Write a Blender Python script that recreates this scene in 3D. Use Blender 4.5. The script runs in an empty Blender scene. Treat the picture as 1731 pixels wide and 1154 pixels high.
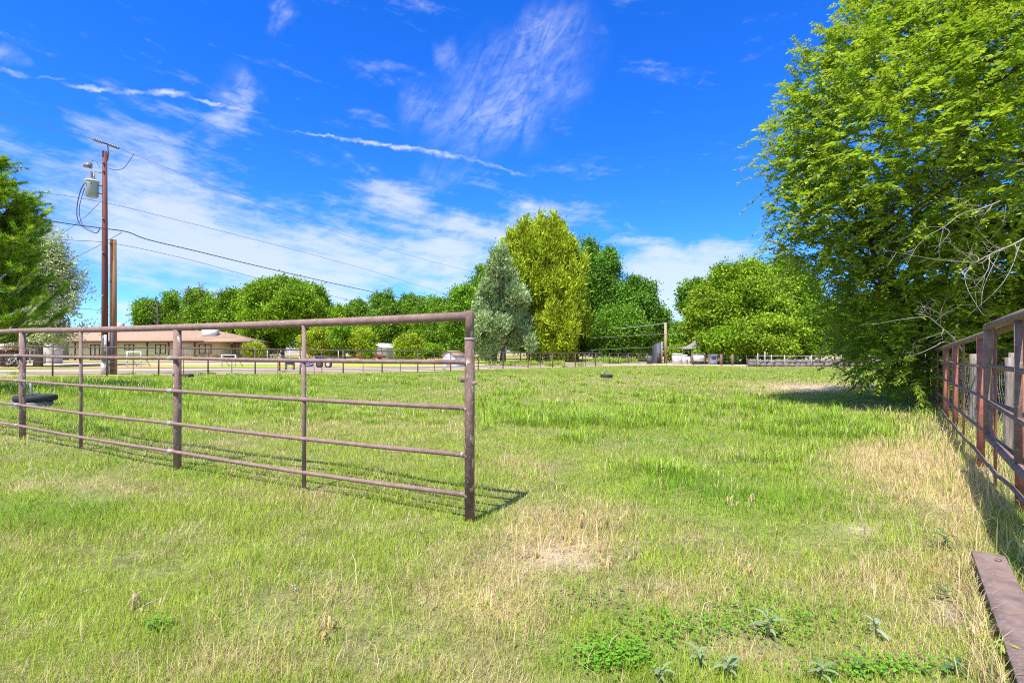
import bpy, math
import numpy as np
from mathutils import Vector
R = math.radians
scene = bpy.context.scene
COL = scene.collection

# ------------------------------------------------------------------ camera
EYE, F, CX, HY = 1.3, 865.5, 865.5, 598.0
cd = bpy.data.cameras.new('camera'); cam = bpy.data.objects.new('camera', cd); COL.objects.link(cam)
cam.location = (0, 0, EYE); cam.rotation_euler = (R(90), 0, 0)
cd.sensor_width = 36; cd.lens = 18.0; cd.shift_y = 21 / 1731
cd.clip_start = 0.05; cd.clip_end = 9000
scene.camera = cam

# ------------------------------------------------------------------ exposure, sun
scene.view_settings.view_transform = 'Standard'
scene.view_settings.look = 'None'
scene.view_settings.gamma = 1
scene.view_settings.exposure = 0.95
SUN_H = np.array([-0.494, -0.87]); SUN_H /= np.linalg.norm(SUN_H)
SUN_EL = R(60)
to_sun = Vector((SUN_H[0] * math.cos(SUN_EL), SUN_H[1] * math.cos(SUN_EL), math.sin(SUN_EL)))
sl = bpy.data.lights.new('sun', 'SUN'); sun = bpy.data.objects.new('sun', sl); COL.objects.link(sun)
sl.energy = 3.9; sl.angle = R(0.6); sl.color = (1.0, 0.95, 0.86)
sun.rotation_euler = to_sun.to_track_quat('Z', 'Y').to_euler()
sun.location = (0, -20, 40)

# ------------------------------------------------------------------ world
world = bpy.data.worlds.new('World'); scene.world = world; world.use_nodes = True
wt = world.node_tree; wt.nodes.clear()
def wn(t, **k):
    n = wt.nodes.new(t)
    for a, v in k.items(): setattr(n, a, v)
    return n
def wl(a, b): wt.links.new(a, b)
def wmath(op, a, b=None, c=None, clamp=False):
    n = wn('ShaderNodeMath', operation=op, use_clamp=clamp)
    for i, s in enumerate((a, b, c)):
        if s is None: continue
        if isinstance(s, (int, float)): n.inputs[i].default_value = s
        else: wl(s, n.inputs[i])
    return n.outputs[0]
def build_world():
    out = wn('ShaderNodeOutputWorld')
    sky = wn('ShaderNodeTexSky', sky_type='NISHITA')
    sky.sun_disc = False; sky.sun_elevation = SUN_EL
    sky.sun_rotation = math.atan2(SUN_H[0], SUN_H[1]) % (2 * math.pi)
    sky.altitude = 1100; sky.air_density = 1.0; sky.dust_density = 0.3; sky.ozone_density = 5.0
    hs = wn('ShaderNodeHueSaturation'); hs.inputs['Saturation'].default_value = 1.3
    wl(sky.outputs[0], hs.inputs['Color'])
    tint = wn('ShaderNodeMix', data_type='RGBA', blend_type='MULTIPLY')
    tint.inputs[0].default_value = 1.0
    wl(hs.outputs[0], tint.inputs[6]); tint.inputs[7].default_value = (0.56, 0.80, 1.34, 1)
    bg = wn('ShaderNodeBackground'); bg.inputs[1].default_value = 0.128
    wl(tint.outputs[2], bg.inputs[0])
    # direction as azimuth / elevation in degrees: the cirrus and the contrails stand in the sky
    tc = wn('ShaderNodeTexCoord'); sx = wn('ShaderNodeSeparateXYZ'); wl(tc.outputs['Generated'], sx.inputs[0])
    az = wmath('MULTIPLY', wmath('ARCTAN2', sx.outputs[0], sx.outputs[1]), 180 / math.pi)
    el = wmath('MULTIPLY', wmath('ARCSINE', sx.outputs[2]), 180 / math.pi)
    cb = wn('ShaderNodeCombineXYZ'); wl(az, cb.inputs[0]); wl(el, cb.inputs[1])
    P = cb.outputs[0]
    # warp the coordinates so that no edge is a clean curve
    nz = wn('ShaderNodeTexNoise'); nz.inputs['Scale'].default_value = 0.22; nz.inputs['Detail'].default_value = 5
    wl(P, nz.inputs['Vector'])
    sub = wn('ShaderNodeVectorMath', operation='SUBTRACT'); wl(nz.outputs['Color'], sub.inputs[0]); sub.inputs[1].default_value = (.5, .5, .5)
    sc = wn('ShaderNodeVectorMath', operation='MULTIPLY'); wl(sub.outputs[0], sc.inputs[0]); sc.inputs[1].default_value = (8, 4, 0)
    ad = wn('ShaderNodeVectorMath', operation='ADD'); wl(P, ad.inputs[0]); wl(sc.outputs[0], ad.inputs[1])
    PW = ad.outputs[0]
    def ang(px, py):
        dx = px - CX
        return math.degrees(math.atan(dx / F)), math.degrees(math.atan((HY - py) / math.hypot(F, dx)))
    def streak(rot, lx, ly, detail=7, rough=.62, src=P, dist=.6):
        m = wn('ShaderNodeMapping', vector_type='TEXTURE'); wl(src, m.inputs[0])
        m.inputs['Rotation'].default_value = (0, 0, R(rot)); m.inputs['Scale'].default_value = (lx, ly, 1)
        n = wn('ShaderNodeTexNoise'); n.inputs['Scale'].default_value = 1; n.inputs['Detail'].default_value = detail
        n.inputs['Roughness'].default_value = rough; n.inputs['Distortion'].default_value = dist
        wl(m.outputs[0], n.inputs['Vector'])
        return n.outputs['Fac']
    def blob(p0, p1, half, w=1.0, src=PW, soft=1.0):
        """soft ellipse whose long axis runs between two sky points given in the photo's own pixels; half = half width in degrees"""
        a0, e0 = ang(*p0); a1, e1 = ang(*p1)
        m = wn('ShaderNodeMapping', vector_type='TEXTURE'); wl(src, m.inputs[0])
        m.inputs['Location'].default_value = ((a0 + a1) / 2, (e0 + e1) / 2, 0)
        m.inputs['Rotation'].default_value = (0, 0, math.atan2(e1 - e0, a1 - a0))
        m.inputs['Scale'].default_value = (math.hypot(a1 - a0, e1 - e0) / 2, half, 1)
        ln = wn('ShaderNodeVectorMath', operation='LENGTH'); wl(m.outputs[0], ln.inputs[0])
        mr = wn('ShaderNodeMapRange', interpolation_type='SMOOTHSTEP')
        wl(ln.outputs['Value'], mr.inputs[0])
        mr.inputs[1].default_value = 1.25; mr.inputs[2].default_value = max(0.0, 1.25 - 1.25 * soft); mr.inputs[3].default_value = 0; mr.inputs[4].default_value = w
        return mr.outputs[0]
    def total(items):
        s = items[0]
        for i in items[1:]: s = wmath('ADD', s, i)
        return s
    def ramp(v, a, b):
        mr = wn('ShaderNodeMapRange', interpolation_type='SMOOTHSTEP'); wl(v, mr.inputs[0])
        mr.inputs[1].default_value = a; mr.inputs[2].default_value = b
        return mr.outputs[0]
    n_long = streak(-9, 12, 2.6, dist=.25); n_fan = streak(50, 4.5, 1.7, dist=1.1, detail=9, rough=.7); n_fine = streak(12, 2.2, 0.9, rough=.7)
    # low bank, thick and soft
    bank = total([blob((-80, 395), (660, 430), 8.0, 1.05), blob((400, 270), (40, 320), 8.0, .85), blob((280, 430), (820, 480), 5.0, .9), blob((-300, 330), (120, 330), 9.0, .7),
                  blob((540, 300), (790, 385), 4.4, 1.0), blob((420, 110), (370, 260), 2.2, .65), blob((680, 395), (1035, 352), 2.5, 1.35),
                  blob((700, 450), (850, 440), 2.6, .8), blob((985, 412), (1130, 408), .7, .8),
                  blob((990, 455), (1350, 408), 2.4, 1.5), blob((980, 485), (1400, 470), 2.2, 1.35), blob((1020, 520), (1300, 512), 2.8, 1.5), blob((600, 425), (880, 425), 2.2, .7),
                  blob((700, 500), (830, 480), 1.4, .8), blob((180, 525), (260, 525), .7, .8), blob((500, 495), (760, 520), .8, .7),
                  blob((-900, 420), (-300, 460), 6.0, .8), blob((1500, 430), (2600, 420), 4.0, .8)])
    nb = wmath('ADD', wmath('MULTIPLY', n_long, .75), wmath('MULTIPLY', n_fine, .25))
    bank = ramp(wmath('ADD', wmath('MULTIPLY', bank, .62), wmath('MULTIPLY', wmath('SUBTRACT', nb, .5), 2.5)), .10, .92)
    # high wisps
    fan = total([blob((700, 230), (1010, 60), 5.2, .85), blob((740, 250), (990, 150), 3.2, .5), blob((860, 90), (985, 10), 2.2, .7), blob((670, 180), (760, 190), 2.4, .6),
                 blob((455, 10), (505, 55), 1.5, 1.0), blob((-10, 75), (40, 100), 1.1, .9), blob((380, 100), (410, 200), 2.0, .7),
                 blob((1045, 375), (1080, 382), .5, .9), blob((740, 100), (770, 100), 1.4, .6), blob((700, 300), (790, 290), 1.5, .5)])
    nf = wmath('ADD', wmath('MULTIPLY', n_fan, .65), wmath('MULTIPLY', n_fine, .35))
    fan = wmath('MULTIPLY', fan, wmath('MULTIPLY', ramp(nf, .32, .74), .54))
    # contrails, broken into puffs
    mp = wn('ShaderNodeVectorMath', operation='MULTIPLY'); wl(sub.outputs[0], mp.inputs[0]); mp.inputs[1].default_value = (.9, 1.1, 0)
    nz2 = wn('ShaderNodeTexNoise'); nz2.inputs['Scale'].default_value = 1.1; nz2.inputs['Detail'].default_value = 5; wl(P, nz2.inputs['Vector'])
    sb2 = wn('ShaderNodeVectorMath', operation='SUBTRACT'); wl(nz2.outputs['Color'], sb2.inputs[0]); sb2.inputs[1].default_value = (.5, .5, .5)
    sc2 = wn('ShaderNodeVectorMath', operation='MULTIPLY'); wl(sb2.outputs[0], sc2.inputs[0]); sc2.inputs[1].default_value = (1.2, 0.9, 0)
    ad2 = wn('ShaderNodeVectorMath', operation='ADD'); wl(P, ad2.inputs[0]); wl(sc2.outputs[0], ad2.inputs[1])
    C = ad2.outputs[0]
    trail = total([blob((60, 130), (110, 134), .16, .7, C), blob((108, 141), (210, 158), .22, .85, C), blob((245, 155), (320, 160), .27, .9, C),
                   blob((310, 164), (440, 192), .22, .85, C), blob((200, 156), (250, 158), .22, .6, C), blob((490, 220), (600, 236), .14, .7, C), blob((560, 232), (760, 258), .27, .9, C),
                   blob((690, 250), (830, 274), .34, .6, C), blob((800, 270), (900, 300), .22, .4, C), blob((-20, 115), (50, 128), .2, .35, C)])
    trail = wmath('MULTIPLY', trail, ramp(n_fine, .28, .62))
    # unseen bright cirrus added overhead and behind the camera to lift fill light
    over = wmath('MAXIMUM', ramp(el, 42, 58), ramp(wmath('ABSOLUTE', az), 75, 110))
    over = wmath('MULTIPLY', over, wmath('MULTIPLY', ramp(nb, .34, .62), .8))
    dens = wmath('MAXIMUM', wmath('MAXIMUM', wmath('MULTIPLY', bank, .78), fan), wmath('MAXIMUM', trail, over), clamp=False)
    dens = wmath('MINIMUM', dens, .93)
    above = ramp(el, -0.5, 1.0)
    dens = wmath('MULTIPLY', dens, above)
    cl = wn('ShaderNodeBackground'); cl.inputs[0].default_value = (.86, .93, 1.0, 1); cl.inputs[1].default_value = 0.52
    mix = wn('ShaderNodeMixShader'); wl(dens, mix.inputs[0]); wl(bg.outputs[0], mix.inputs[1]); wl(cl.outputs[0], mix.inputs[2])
    wl(mix.outputs[0], out.inputs[0])
build_world()
world.cycles.sampling_method = 'MANUAL'; world.cycles.sample_map_resolution = 512
scene.cycles.max_bounces = 8; scene.cycles.transparent_max_bounces = 8
scene.cycles.diffuse_bounces = 4; scene.cycles.use_denoising = False; scene.cycles.filter_width = 1.1

# ------------------------------------------------------------------ helpers
def H(x, y):
    """terrain height: flat paddock, the ground rises gently beyond the far fence"""
    x = np.asarray(x, float); y = np.asarray(y, float)
    r = np.clip(y - 38, 0, None) * 0.0165
    h = 1.3 * (1 - np.exp(-r / 1.3))
    near = np.exp(-(np.clip(y, 0, None) / 30) ** 2)
    return h + near * (.018 * np.sin(x * 1.7 + 1.3 * np.sin(y * .9)) * np.cos(y * 1.3 + .6 * x) + .01 * np.sin(x * 4.1 + y * 2.7))
def Hf(x, y): return float(H(x, y))
def W(px, py, Y): return np.array([(px - CX) / F * Y, Y, EYE - (py - HY) / F * Y])
def GX(px, Y): return (px - CX) / F * Y

def lattice(seed):
    return np.random.default_rng(seed).random((64, 64))
_L = {}
def vnoise(x, y, seed=0):
    if seed not in _L: _L[seed] = lattice(seed)
    g = _L[seed]; xi = np.floor(x).astype(int); yi = np.floor(y).astype(int)
    u = x - xi; v = y - yi; u = u * u * (3 - 2 * u); v = v * v * (3 - 2 * v)
    a = g[xi % 64, yi % 64]; b = g[(xi + 1) % 64, yi % 64]; c = g[xi % 64, (yi + 1) % 64]; d = g[(xi + 1) % 64, (yi + 1) % 64]
    return (a * (1 - u) + b * u) * (1 - v) + (c * (1 - u) + d * u) * v
def fbm(x, y, seed=0):
    return (vnoise(x, y, seed) + .5 * vnoise(2.03 * x + 7, 2.03 * y + 3, seed + 1) + .25 * vnoise(4.1 * x, 4.1 * y + 11, seed + 2)) / 1.75

class GB:
    """collects vertices and faces for ONE mesh object"""
    def __init__(s): s.V = []; s.F = {}; s.n = 0; s.C = []
    def add(s, V, F, col=None):
        V = np.asarray(V, float).reshape(-1, 3)
        s.V.append(V)
        c = np.ones((len(V), 3)) if col is None else np.broadcast_to(np.asarray(col, float), (len(V), 3))
        s.C.append(c)
        for f in (F if isinstance(F, list) else [F]):
            f = np.asarray(f, int)
            if f.ndim == 1: f = f[None]
            if f.size: s.F.setdefault(f.shape[1], []).append(f + s.n)
        s.n += len(V); return s
    def tube(s, pts, rad, sides=8, cap=True, col=None):
        pts = np.asarray(pts, float); n = len(pts)
        rad = np.broadcast_to(np.asarray(rad, float), (n,))
        t = np.gradient(pts, axis=0); t /= np.linalg.norm(t, axis=1)[:, None] + 1e-12
        up = np.array([0, 0, 1.]) if abs(t[0][2]) < .9 else np.array([1., 0, 0])
        u = np.cross(t[0], up); u /= np.linalg.norm(u); ring = []
        a = np.arange(sides) * 2 * math.pi / sides
        for i in range(n):
            u = u - t[i] * np.dot(u, t[i]); u /= np.linalg.norm(u) + 1e-12
            w = np.cross(t[i], u)
            ring.append(pts[i] + rad[i] * (np.cos(a)[:, None] * u + np.sin(a)[:, None] * w))
        V = np.concatenate(ring); F = []
        k = np.arange(sides); k2 = (k + 1) % sides
        for i in range(n - 1):
            F.append(np.stack([i * sides + k, i * sides + k2, (i + 1) * sides + k2, (i + 1) * sides + k], 1))
        s.add(V, np.concatenate(F), col)
        if cap:
            b = s.n - len(V)
            for o, rev in ((0, True), ((n - 1) * sides, False)):
                idx = (b + o + k)[::-1] if rev else b + o + k
                s.F.setdefault(sides, []).append(idx[None])
        return s
    def box(s, c, size, rz=0, col=None, taper=1.0, mat=None):
        x, y, z = np.array(size) / 2
        v = np.array([[-x, -y, -z], [x, -y, -z], [x, y, -z], [-x, y, -z], [-x * taper, -y * taper, z], [x * taper, -y * taper, z], [x * taper, y * taper, z], [-x * taper, y * taper, z]])
        cr, sr = math.cos(rz), math.sin(rz)
        v = v @ np.array([[cr, sr, 0], [-sr, cr, 0], [0, 0, 1]]) + np.array(c)
        return s.add(v, [[0, 3, 2, 1], [4, 5, 6, 7], [0, 1, 5, 4], [1, 2, 6, 5], [2, 3, 7, 6], [3, 0, 4, 7]], col)
    def build(s, name, m, parent=None, smooth=False, loc=None):
        V = np.concatenate(s.V); C = np.concatenate(s.C)
        if loc is None: loc = V.mean(0) * 0
        loc = np.array(loc, float)
        me = bpy.data.meshes.new(name)
        me.vertices.add(len(V)); me.vertices.foreach_set('co', (V - loc).astype(np.float32).ravel())
        idx, starts, tot = [], [], 0
        for k, fl in s.F.items():
            f = np.concatenate(fl); idx.append(f.ravel()); starts.append(tot + np.arange(len(f)) * k); tot += f.size
        idx = np.concatenate(idx); starts = np.concatenate(starts)
        me.loops.add(len(idx)); me.loops.foreach_set('vertex_index', idx.astype(np.int32))
        me.polygons.add(len(starts)); me.polygons.foreach_set('loop_start', starts.astype(np.int32))
        if smooth: me.polygons.foreach_set('use_smooth', np.ones(len(starts), bool))
        at = me.attributes.new('col', 'FLOAT_COLOR', 'POINT')
        at.data.foreach_set('color', np.concatenate([C, np.ones((len(C), 1))], 1).astype(np.float32).ravel())
        me.update(calc_edges=True)
        me.materials.append(m)
        o = bpy.data.objects.new(name, me); COL.objects.link(o)
        if parent is not None:
            o.parent = parent
            o.location = Vector(loc) - Vector(parent['base'])
        else: o.location = loc
        o['base'] = [float(v) for v in loc]
        return o

def tag(o, label=None, cat=None, group=None, kind=None):
    if label: o['label'] = label
    if cat: o['category'] = cat
    if group: o['group'] = group
    if kind: o['kind'] = kind
    return o
def thing(name, loc, label, cat, group=None):
    o = bpy.data.objects.new(name, None); COL.objects.link(o)
    o.location = [float(v) for v in loc]; o['base'] = [float(v) for v in loc]; o.empty_display_size = .2
    return tag(o, label, cat, group)
def copy_tree(o, parent=None):
    c = o.copy(); COL.objects.link(c)
    if parent is not None: c.parent = parent
    for ch in list(o.children): copy_tree(ch, c)
    return c

# ------------------------------------------------------------------ materials
def material(name, base, base2=None, rough=.7, scale=8., detail=6, metal=0., bump=0., bscale=None, lo=.35, hi=.65, spots=None, stretch=None, spec=.4):
    m = bpy.data.materials.new(name); m.use_nodes = True; t = m.node_tree; b = t.nodes['Principled BSDF']
    b.inputs['Roughness'].default_value = rough; b.inputs['Metallic'].default_value = metal
    b.inputs['Specular IOR Level'].default_value = spec
    g = t.nodes.new('ShaderNodeNewGeometry')
    mp = t.nodes.new('ShaderNodeMapping'); t.links.new(g.outputs['Position'], mp.inputs[0])
    if stretch: mp.inputs['Scale'].default_value = stretch
    n = t.nodes.new('ShaderNodeTexNoise'); n.inputs['Scale'].default_value = scale; n.inputs['Detail'].default_value = detail
    n.inputs['Roughness'].default_value = .65
    t.links.new(mp.outputs[0], n.inputs['Vector'])
    r = t.nodes.new('ShaderNodeValToRGB'); e = r.color_ramp.elements
    base2 = base2 or [c * .7 for c in base]
    e[0].position = lo; e[0].color = (*base, 1); e[1].position = hi; e[1].color = (*base2, 1)
    t.links.new(n.outputs['Fac'], r.inputs[0]); col = r.outputs[0]
    if spots:
        n2 = t.nodes.new('ShaderNodeTexNoise'); n2.inputs['Scale'].default_value = spots[1]; n2.inputs['Detail'].default_value = 5
        t.links.new(mp.outputs[0], n2.inputs['Vector'])
        mr = t.nodes.new('ShaderNodeMapRange'); mr.inputs[1].default_value = spots[2]; mr.inputs[2].default_value = spots[2] + .06
        t.links.new(n2.outputs['Fac'], mr.inputs[0])
        mx = t.nodes.new('ShaderNodeMix'); mx.data_type = 'RGBA'
        t.links.new(mr.outputs[0], mx.inputs[0]); t.links.new(col, mx.inputs[6]); mx.inputs[7].default_value = (*spots[0], 1); col = mx.outputs[2]
    t.links.new(col, b.inputs['Base Color'])
    if bump:
        n3 = t.nodes.new('ShaderNodeTexNoise'); n3.inputs['Scale'].default_value = bscale or scale * 4; n3.inputs['Detail'].default_value = 4
        t.links.new(mp.outputs[0], n3.inputs['Vector'])
        bp = t.nodes.new('ShaderNodeBump'); bp.inputs['Strength'].default_value = bump; bp.inputs['Distance'].default_value = .01
        t.links.new(n3.outputs['Fac'], bp.inputs['Height']); t.links.new(bp.outputs[0], b.inputs['Normal'])
    return m
def leafy(name, transl=.35, rough=.5, spec=.35, var=.25, nscale=3.):
    """foliage and grass: each leaf's own colour, varied a little by noise, part of the light passing through"""
    m = bpy.data.materials.new(name); m.use_nodes = True; t = m.node_tree; b = t.nodes['Principled BSDF']
    b.inputs['Roughness'].default_value = rough; b.inputs['Specular IOR Level'].default_value = spec
    a = t.nodes.new('ShaderNodeAttribute'); a.attribute_name = 'col'
    g = t.nodes.new('ShaderNodeNewGeometry')
    n = t.nodes.new('ShaderNodeTexNoise'); n.inputs['Scale'].default_value = nscale; n.inputs['Detail'].default_value = 3
    t.links.new(g.outputs['Position'], n.inputs['Vector'])
    mr = t.nodes.new('ShaderNodeMapRange'); mr.inputs[1].default_value = .3; mr.inputs[2].default_value = .7
    mr.inputs[3].default_value = 1 - var; mr.inputs[4].default_value = 1 + var
    t.links.new(n.outputs['Fac'], mr.inputs[0])
    mx = t.nodes.new('ShaderNodeVectorMath'); mx.operation = 'SCALE'
    t.links.new(a.outputs['Color'], mx.inputs[0]); t.links.new(mr.outputs[0], mx.inputs['Scale'])
    t.links.new(mx.outputs[0], b.inputs['Base Color'])
    if transl > 0:
        tr = t.nodes.new('ShaderNodeBsdfTranslucent'); t.links.new(mx.outputs[0], tr.inputs[0])
        ms = t.nodes.new('ShaderNodeMixShader'); ms.inputs[0].default_value = transl
        t.links.new(b.outputs[0], ms.inputs[1]); t.links.new(tr.outputs[0], ms.inputs[2])
        t.links.new(ms.outputs[0], t.nodes['Material Output'].inputs[0])
    return m
def glass(name, col=(.02, .03, .035)):
    m = bpy.data.materials.new(name); m.use_nodes = True; b = m.node_tree.nodes['Principled BSDF']
    b.inputs['Base Color'].default_value = (*col, 1); b.inputs['Roughness'].default_value = .08
    return m
M = dict(
    rust=material('rusty_pipe', (.33, .215, .19), (.20, .125, .108), .75, 14, bump=.5, bscale=90, lo=.3, hi=.72, spots=((.42, .33, .30), 26, .66), spec=.2),
    rust2=material('rusty_post', (.34, .22, .185), (.15, .085, .065), .8, 11, bump=.7, bscale=60, lo=.34, hi=.64, spots=((.50, .42, .37), 22, .58), stretch=(1, 1, .45)),
    redrust=material('red_primer_pipe', (.42, .155, .095), (.27, .10, .065), .8, 10, bump=.35, bscale=80, spots=((.38, .22, .17), 30, .64)),
    gate=material('grey_brown_gate_pipe', (.30, .205, .17), (.19, .125, .10), .8, 12, bump=.4, bscale=90, spots=((.38, .29, .25), 40, .62), spec=.15),
    weld=material('galvanised_collar', (.42, .40, .39), (.25, .21, .2), .6, 40, bump=.4),
    darkpipe=material('dark_fence_pipe', (.14, .09, .075), (.09, .06, .052), .65, 6),
    galv=material('galvanised_pipe', (.46, .46, .46), (.34, .33, .33), .5, 5),
    beam=material('weathered_steel_beam', (.27, .20, .175), (.17, .115, .095), .85, 9, bump=.7, bscale=55, spots=((.27, .17, .12), 15, .66), spec=.15),
    wood=material('weathered_grey_wood', (.40, .34, .28), (.13, .105, .09), .9, 42, bump=.8, stretch=(1, 1, .07), lo=.3, hi=.7, spec=.1),
    polered=material('dark_red_pole', (.19, .062, .042), (.13, .042, .032), .75, 5, stretch=(1, 1, .2)),
    polewood=material('brown_wood_pole', (.42, .22, .09), (.26, .12, .05), .8, 6, stretch=(1, 1, .12), spots=((.13, .08, .05), 9, .66)),
    barkg=material('grey_bark', (.21, .18, .155), (.12, .10, .085), .9, 6, bump=.6),
    barkb=material('brown_bark', (.15, .115, .085), (.085, .065, .05), .9, 6, bump=.6),
    deadwood=material('bleached_dead_wood', (.40, .35, .30), (.27, .235, .20), .85, 14),
    steelgrey=material('painted_grey_steel', (.40, .44, .42), (.33, .37, .36), .5, 3),
    porcelain=material('insulator_grey', (.30, .29, .28), (.18, .17, .17), .35, 12),
    cable=material('black_cable', (.07, .07, .075), (.095, .095, .1), .6, 4),
    greycable=material('grey_cable', (.22, .22, .23), (.16, .16, .17), .6, 4),
    white=material('white_paint', (.78, .78, .77), (.68, .67, .65), .5, 4),
    offwhite=material('off_white_board', (.66, .65, .61), (.55, .53, .49), .6, 4),
    cream=material('cream_stucco_wall', (.74, .64, .43), (.69, .59, .39), .85, 2.5),
    greywall=material('grey_block_wall', (.42, .40, .37), (.35, .33, .31), .85, 2.5),
    roof=material('tan_shingle_roof', (.42, .28, .19), (.32, .21, .145), .9, 5, stretch=(.6, .6, 3)),
    fascia=material('brown_fascia', (.12, .07, .05), None, .6),
    browntrim=material('dark_brown_trim', (.07, .045, .035), None, .6),
    glass=glass('window_glass'), greenglass=glass('curtained_glass', (.10, .13, .11)),
    rubber=material('black_rubber', (.022, .022, .024), (.04, .04, .042), .75, 9, bump=.4),
    concrete=material('grey_concrete', (.23, .245, .225), (.16, .17, .155), .9, 12), pebble=material('dusty_pebble', (.40, .33, .26), (.25, .205, .17), .95, 60, spec=.1),
    purple=material('purple_vinyl', (.19, .095, .36), (.23, .12, .41), .55, 3),
    blue=material('blue_plastic', (.05, .06, .30), (.035, .045, .22), .4, 4),
    redpaint=material('red_paint', (.35, .05, .035), (.26, .045, .035), .45, 4),
    darkmetal=material('dark_grey_metal', (.085, .09, .11), (.06, .062, .075), .6, 3),
    plywood=material('brown_plank', (.25, .145, .10), (.17, .10, .07), .8, 7),
    stone=material('purple_grey_rock', (.25, .20, .185), (.12, .095, .09), .9, 3, bump=.5),
    leaf=leafy('green_leaf', .48, .5, .3, .22, 2.),
    farleaf=leafy('tree_foliage', .24, .6, .2, .30, .6),
    needle=leafy('pine_needle', .25, .5, .3, .22, 1.5),
    grass=leafy('grass_blade', .35, .6, .2, .16, 2.5),
    weed=leafy('weed_leaf', .30, .6, .2, .12, 9.),
)

# ------------------------------------------------------------------ the ground
FENCE = [(-34, 26.9), (-24.6, 29.6), (-10.9, 33.6), (-4.4, 38.0), (0, 42.2), (5, 45.5), (8.5, 48.2)]
def fence_y(x):
    xs = [-120] + [p[0] for p in FENCE] + [14, 21, 40, 120]; ys = [3] + [p[1] for p in FENCE] + [50.5, 45.5, 44, 44]
    return np.interp(x, xs, ys)
DRY = [(1570, 800, 110, 60, .7), (1630, 890, 60, 90, .7), (1520, 720, 90, 20, .4), (1320, 990, 260, 36, .24), (1090, 1000, 140, 28, .30), (1560, 1050, 140, 90, .42), (935, 930, 80, 24, .45),
       (1360, 655, 110, 7, .8), (1490, 770, 90, 40, .5), (1280, 1105, 280, 60, .22), (660, 1100, 200, 60, .32), (40, 822, 90, 14, .5), (890, 885, 60, 25, .45),
       (1000, 890, 90, 40, .35), (1040, 645, 300, 6, .18), (700, 660, 260, 8, .22), (760, 720, 120, 12, .2), (820, 1010, 110, 50, .3), (1500, 690, 60, 14, .5), (880, 800, 70, 30, .25),
       (430, 1130, 130, 30, .25), (20, 645, 60, 8, .4), (260, 830, 180, 18, .2)]
LUSH = [(100, 868, 150, 30, .5), (1150, 815, 140, 32, .4), (1270, 850, 160, 40, .4), (350, 660, 330, 22, .3), (1000, 706, 160, 18, .5), (1400, 722, 100, 22, .5), (1040, 1110, 90, 34, .6),
        (330, 805, 60, 16, .4), (1100, 745, 160, 14, .35), (640, 628, 700, 4, .35), (640, 655, 120, 10, .2), (1330, 900, 120, 30, .3), (740, 800, 70, 20, .25), (150, 700, 200, 20, .25)]
BARE = [(935, 940, 75, 24, .8), (1370, 655, 90, 6, .9), (1560, 775, 40, 18, .35), (1462, 893, 38, 14, .9), (1620, 1032, 40, 34, .8), (1600, 855, 40, 14, .5), (1680, 790, 40, 30, .6), (45, 741, 40, 5, .5), (1520, 668, 40, 9, .4), (1600, 730, 60, 30, .25)]
def patches(x, y):
    Y = np.clip(y, .9, None)
    px = CX + F * x / Y; py = HY + F * EYE / Y
    front = (y > .9)
    def s(L):
        v = 0
        for a, b, rx, ry, w in L:
            v = v + w * np.exp(-((px - a) / rx) ** 2 - ((py - b) / ry) ** 2)
        return v * front
    n1 = fbm(x * .55, y * .55, 3); n2 = fbm(x * 2.1, y * 2.1, 9); n3 = fbm(x * 7, y * 7, 21)
    fd_ = np.exp(-np.clip(y, 0, None) / 16)
    dry = .222 + .6 * (n1 - .5) + (.35 + .5 * fd_) * (n2 - .5) + .6 * fd_ * (n3 - .5) + s(DRY) - s(LUSH)
    lush = .15 + .9 * (fbm(x * .4 + 9, y * .4, 31) - .5) + .5 * (n2 - .5) + s(LUSH) - .5 * s(DRY)
    bare = s(BARE) + .35 * (n3 - .5)
    return np.clip(dry, 0, 1), np.clip(lush, 0, 1), np.clip(bare, 0, 1)
GREEN, YGREEN, OLIVE = np.array([.165, .36, .014]), np.array([.40, .525, .048]), np.array([.38, .365, .09])
STRAW, PALE, SOIL = np.array([.58, .43, .17]), np.array([.66, .56, .32]), np.array([.40, .305, .215])
def mixc(a, b, t): return a * (1 - t[:, None]) + b * t[:, None]

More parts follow.
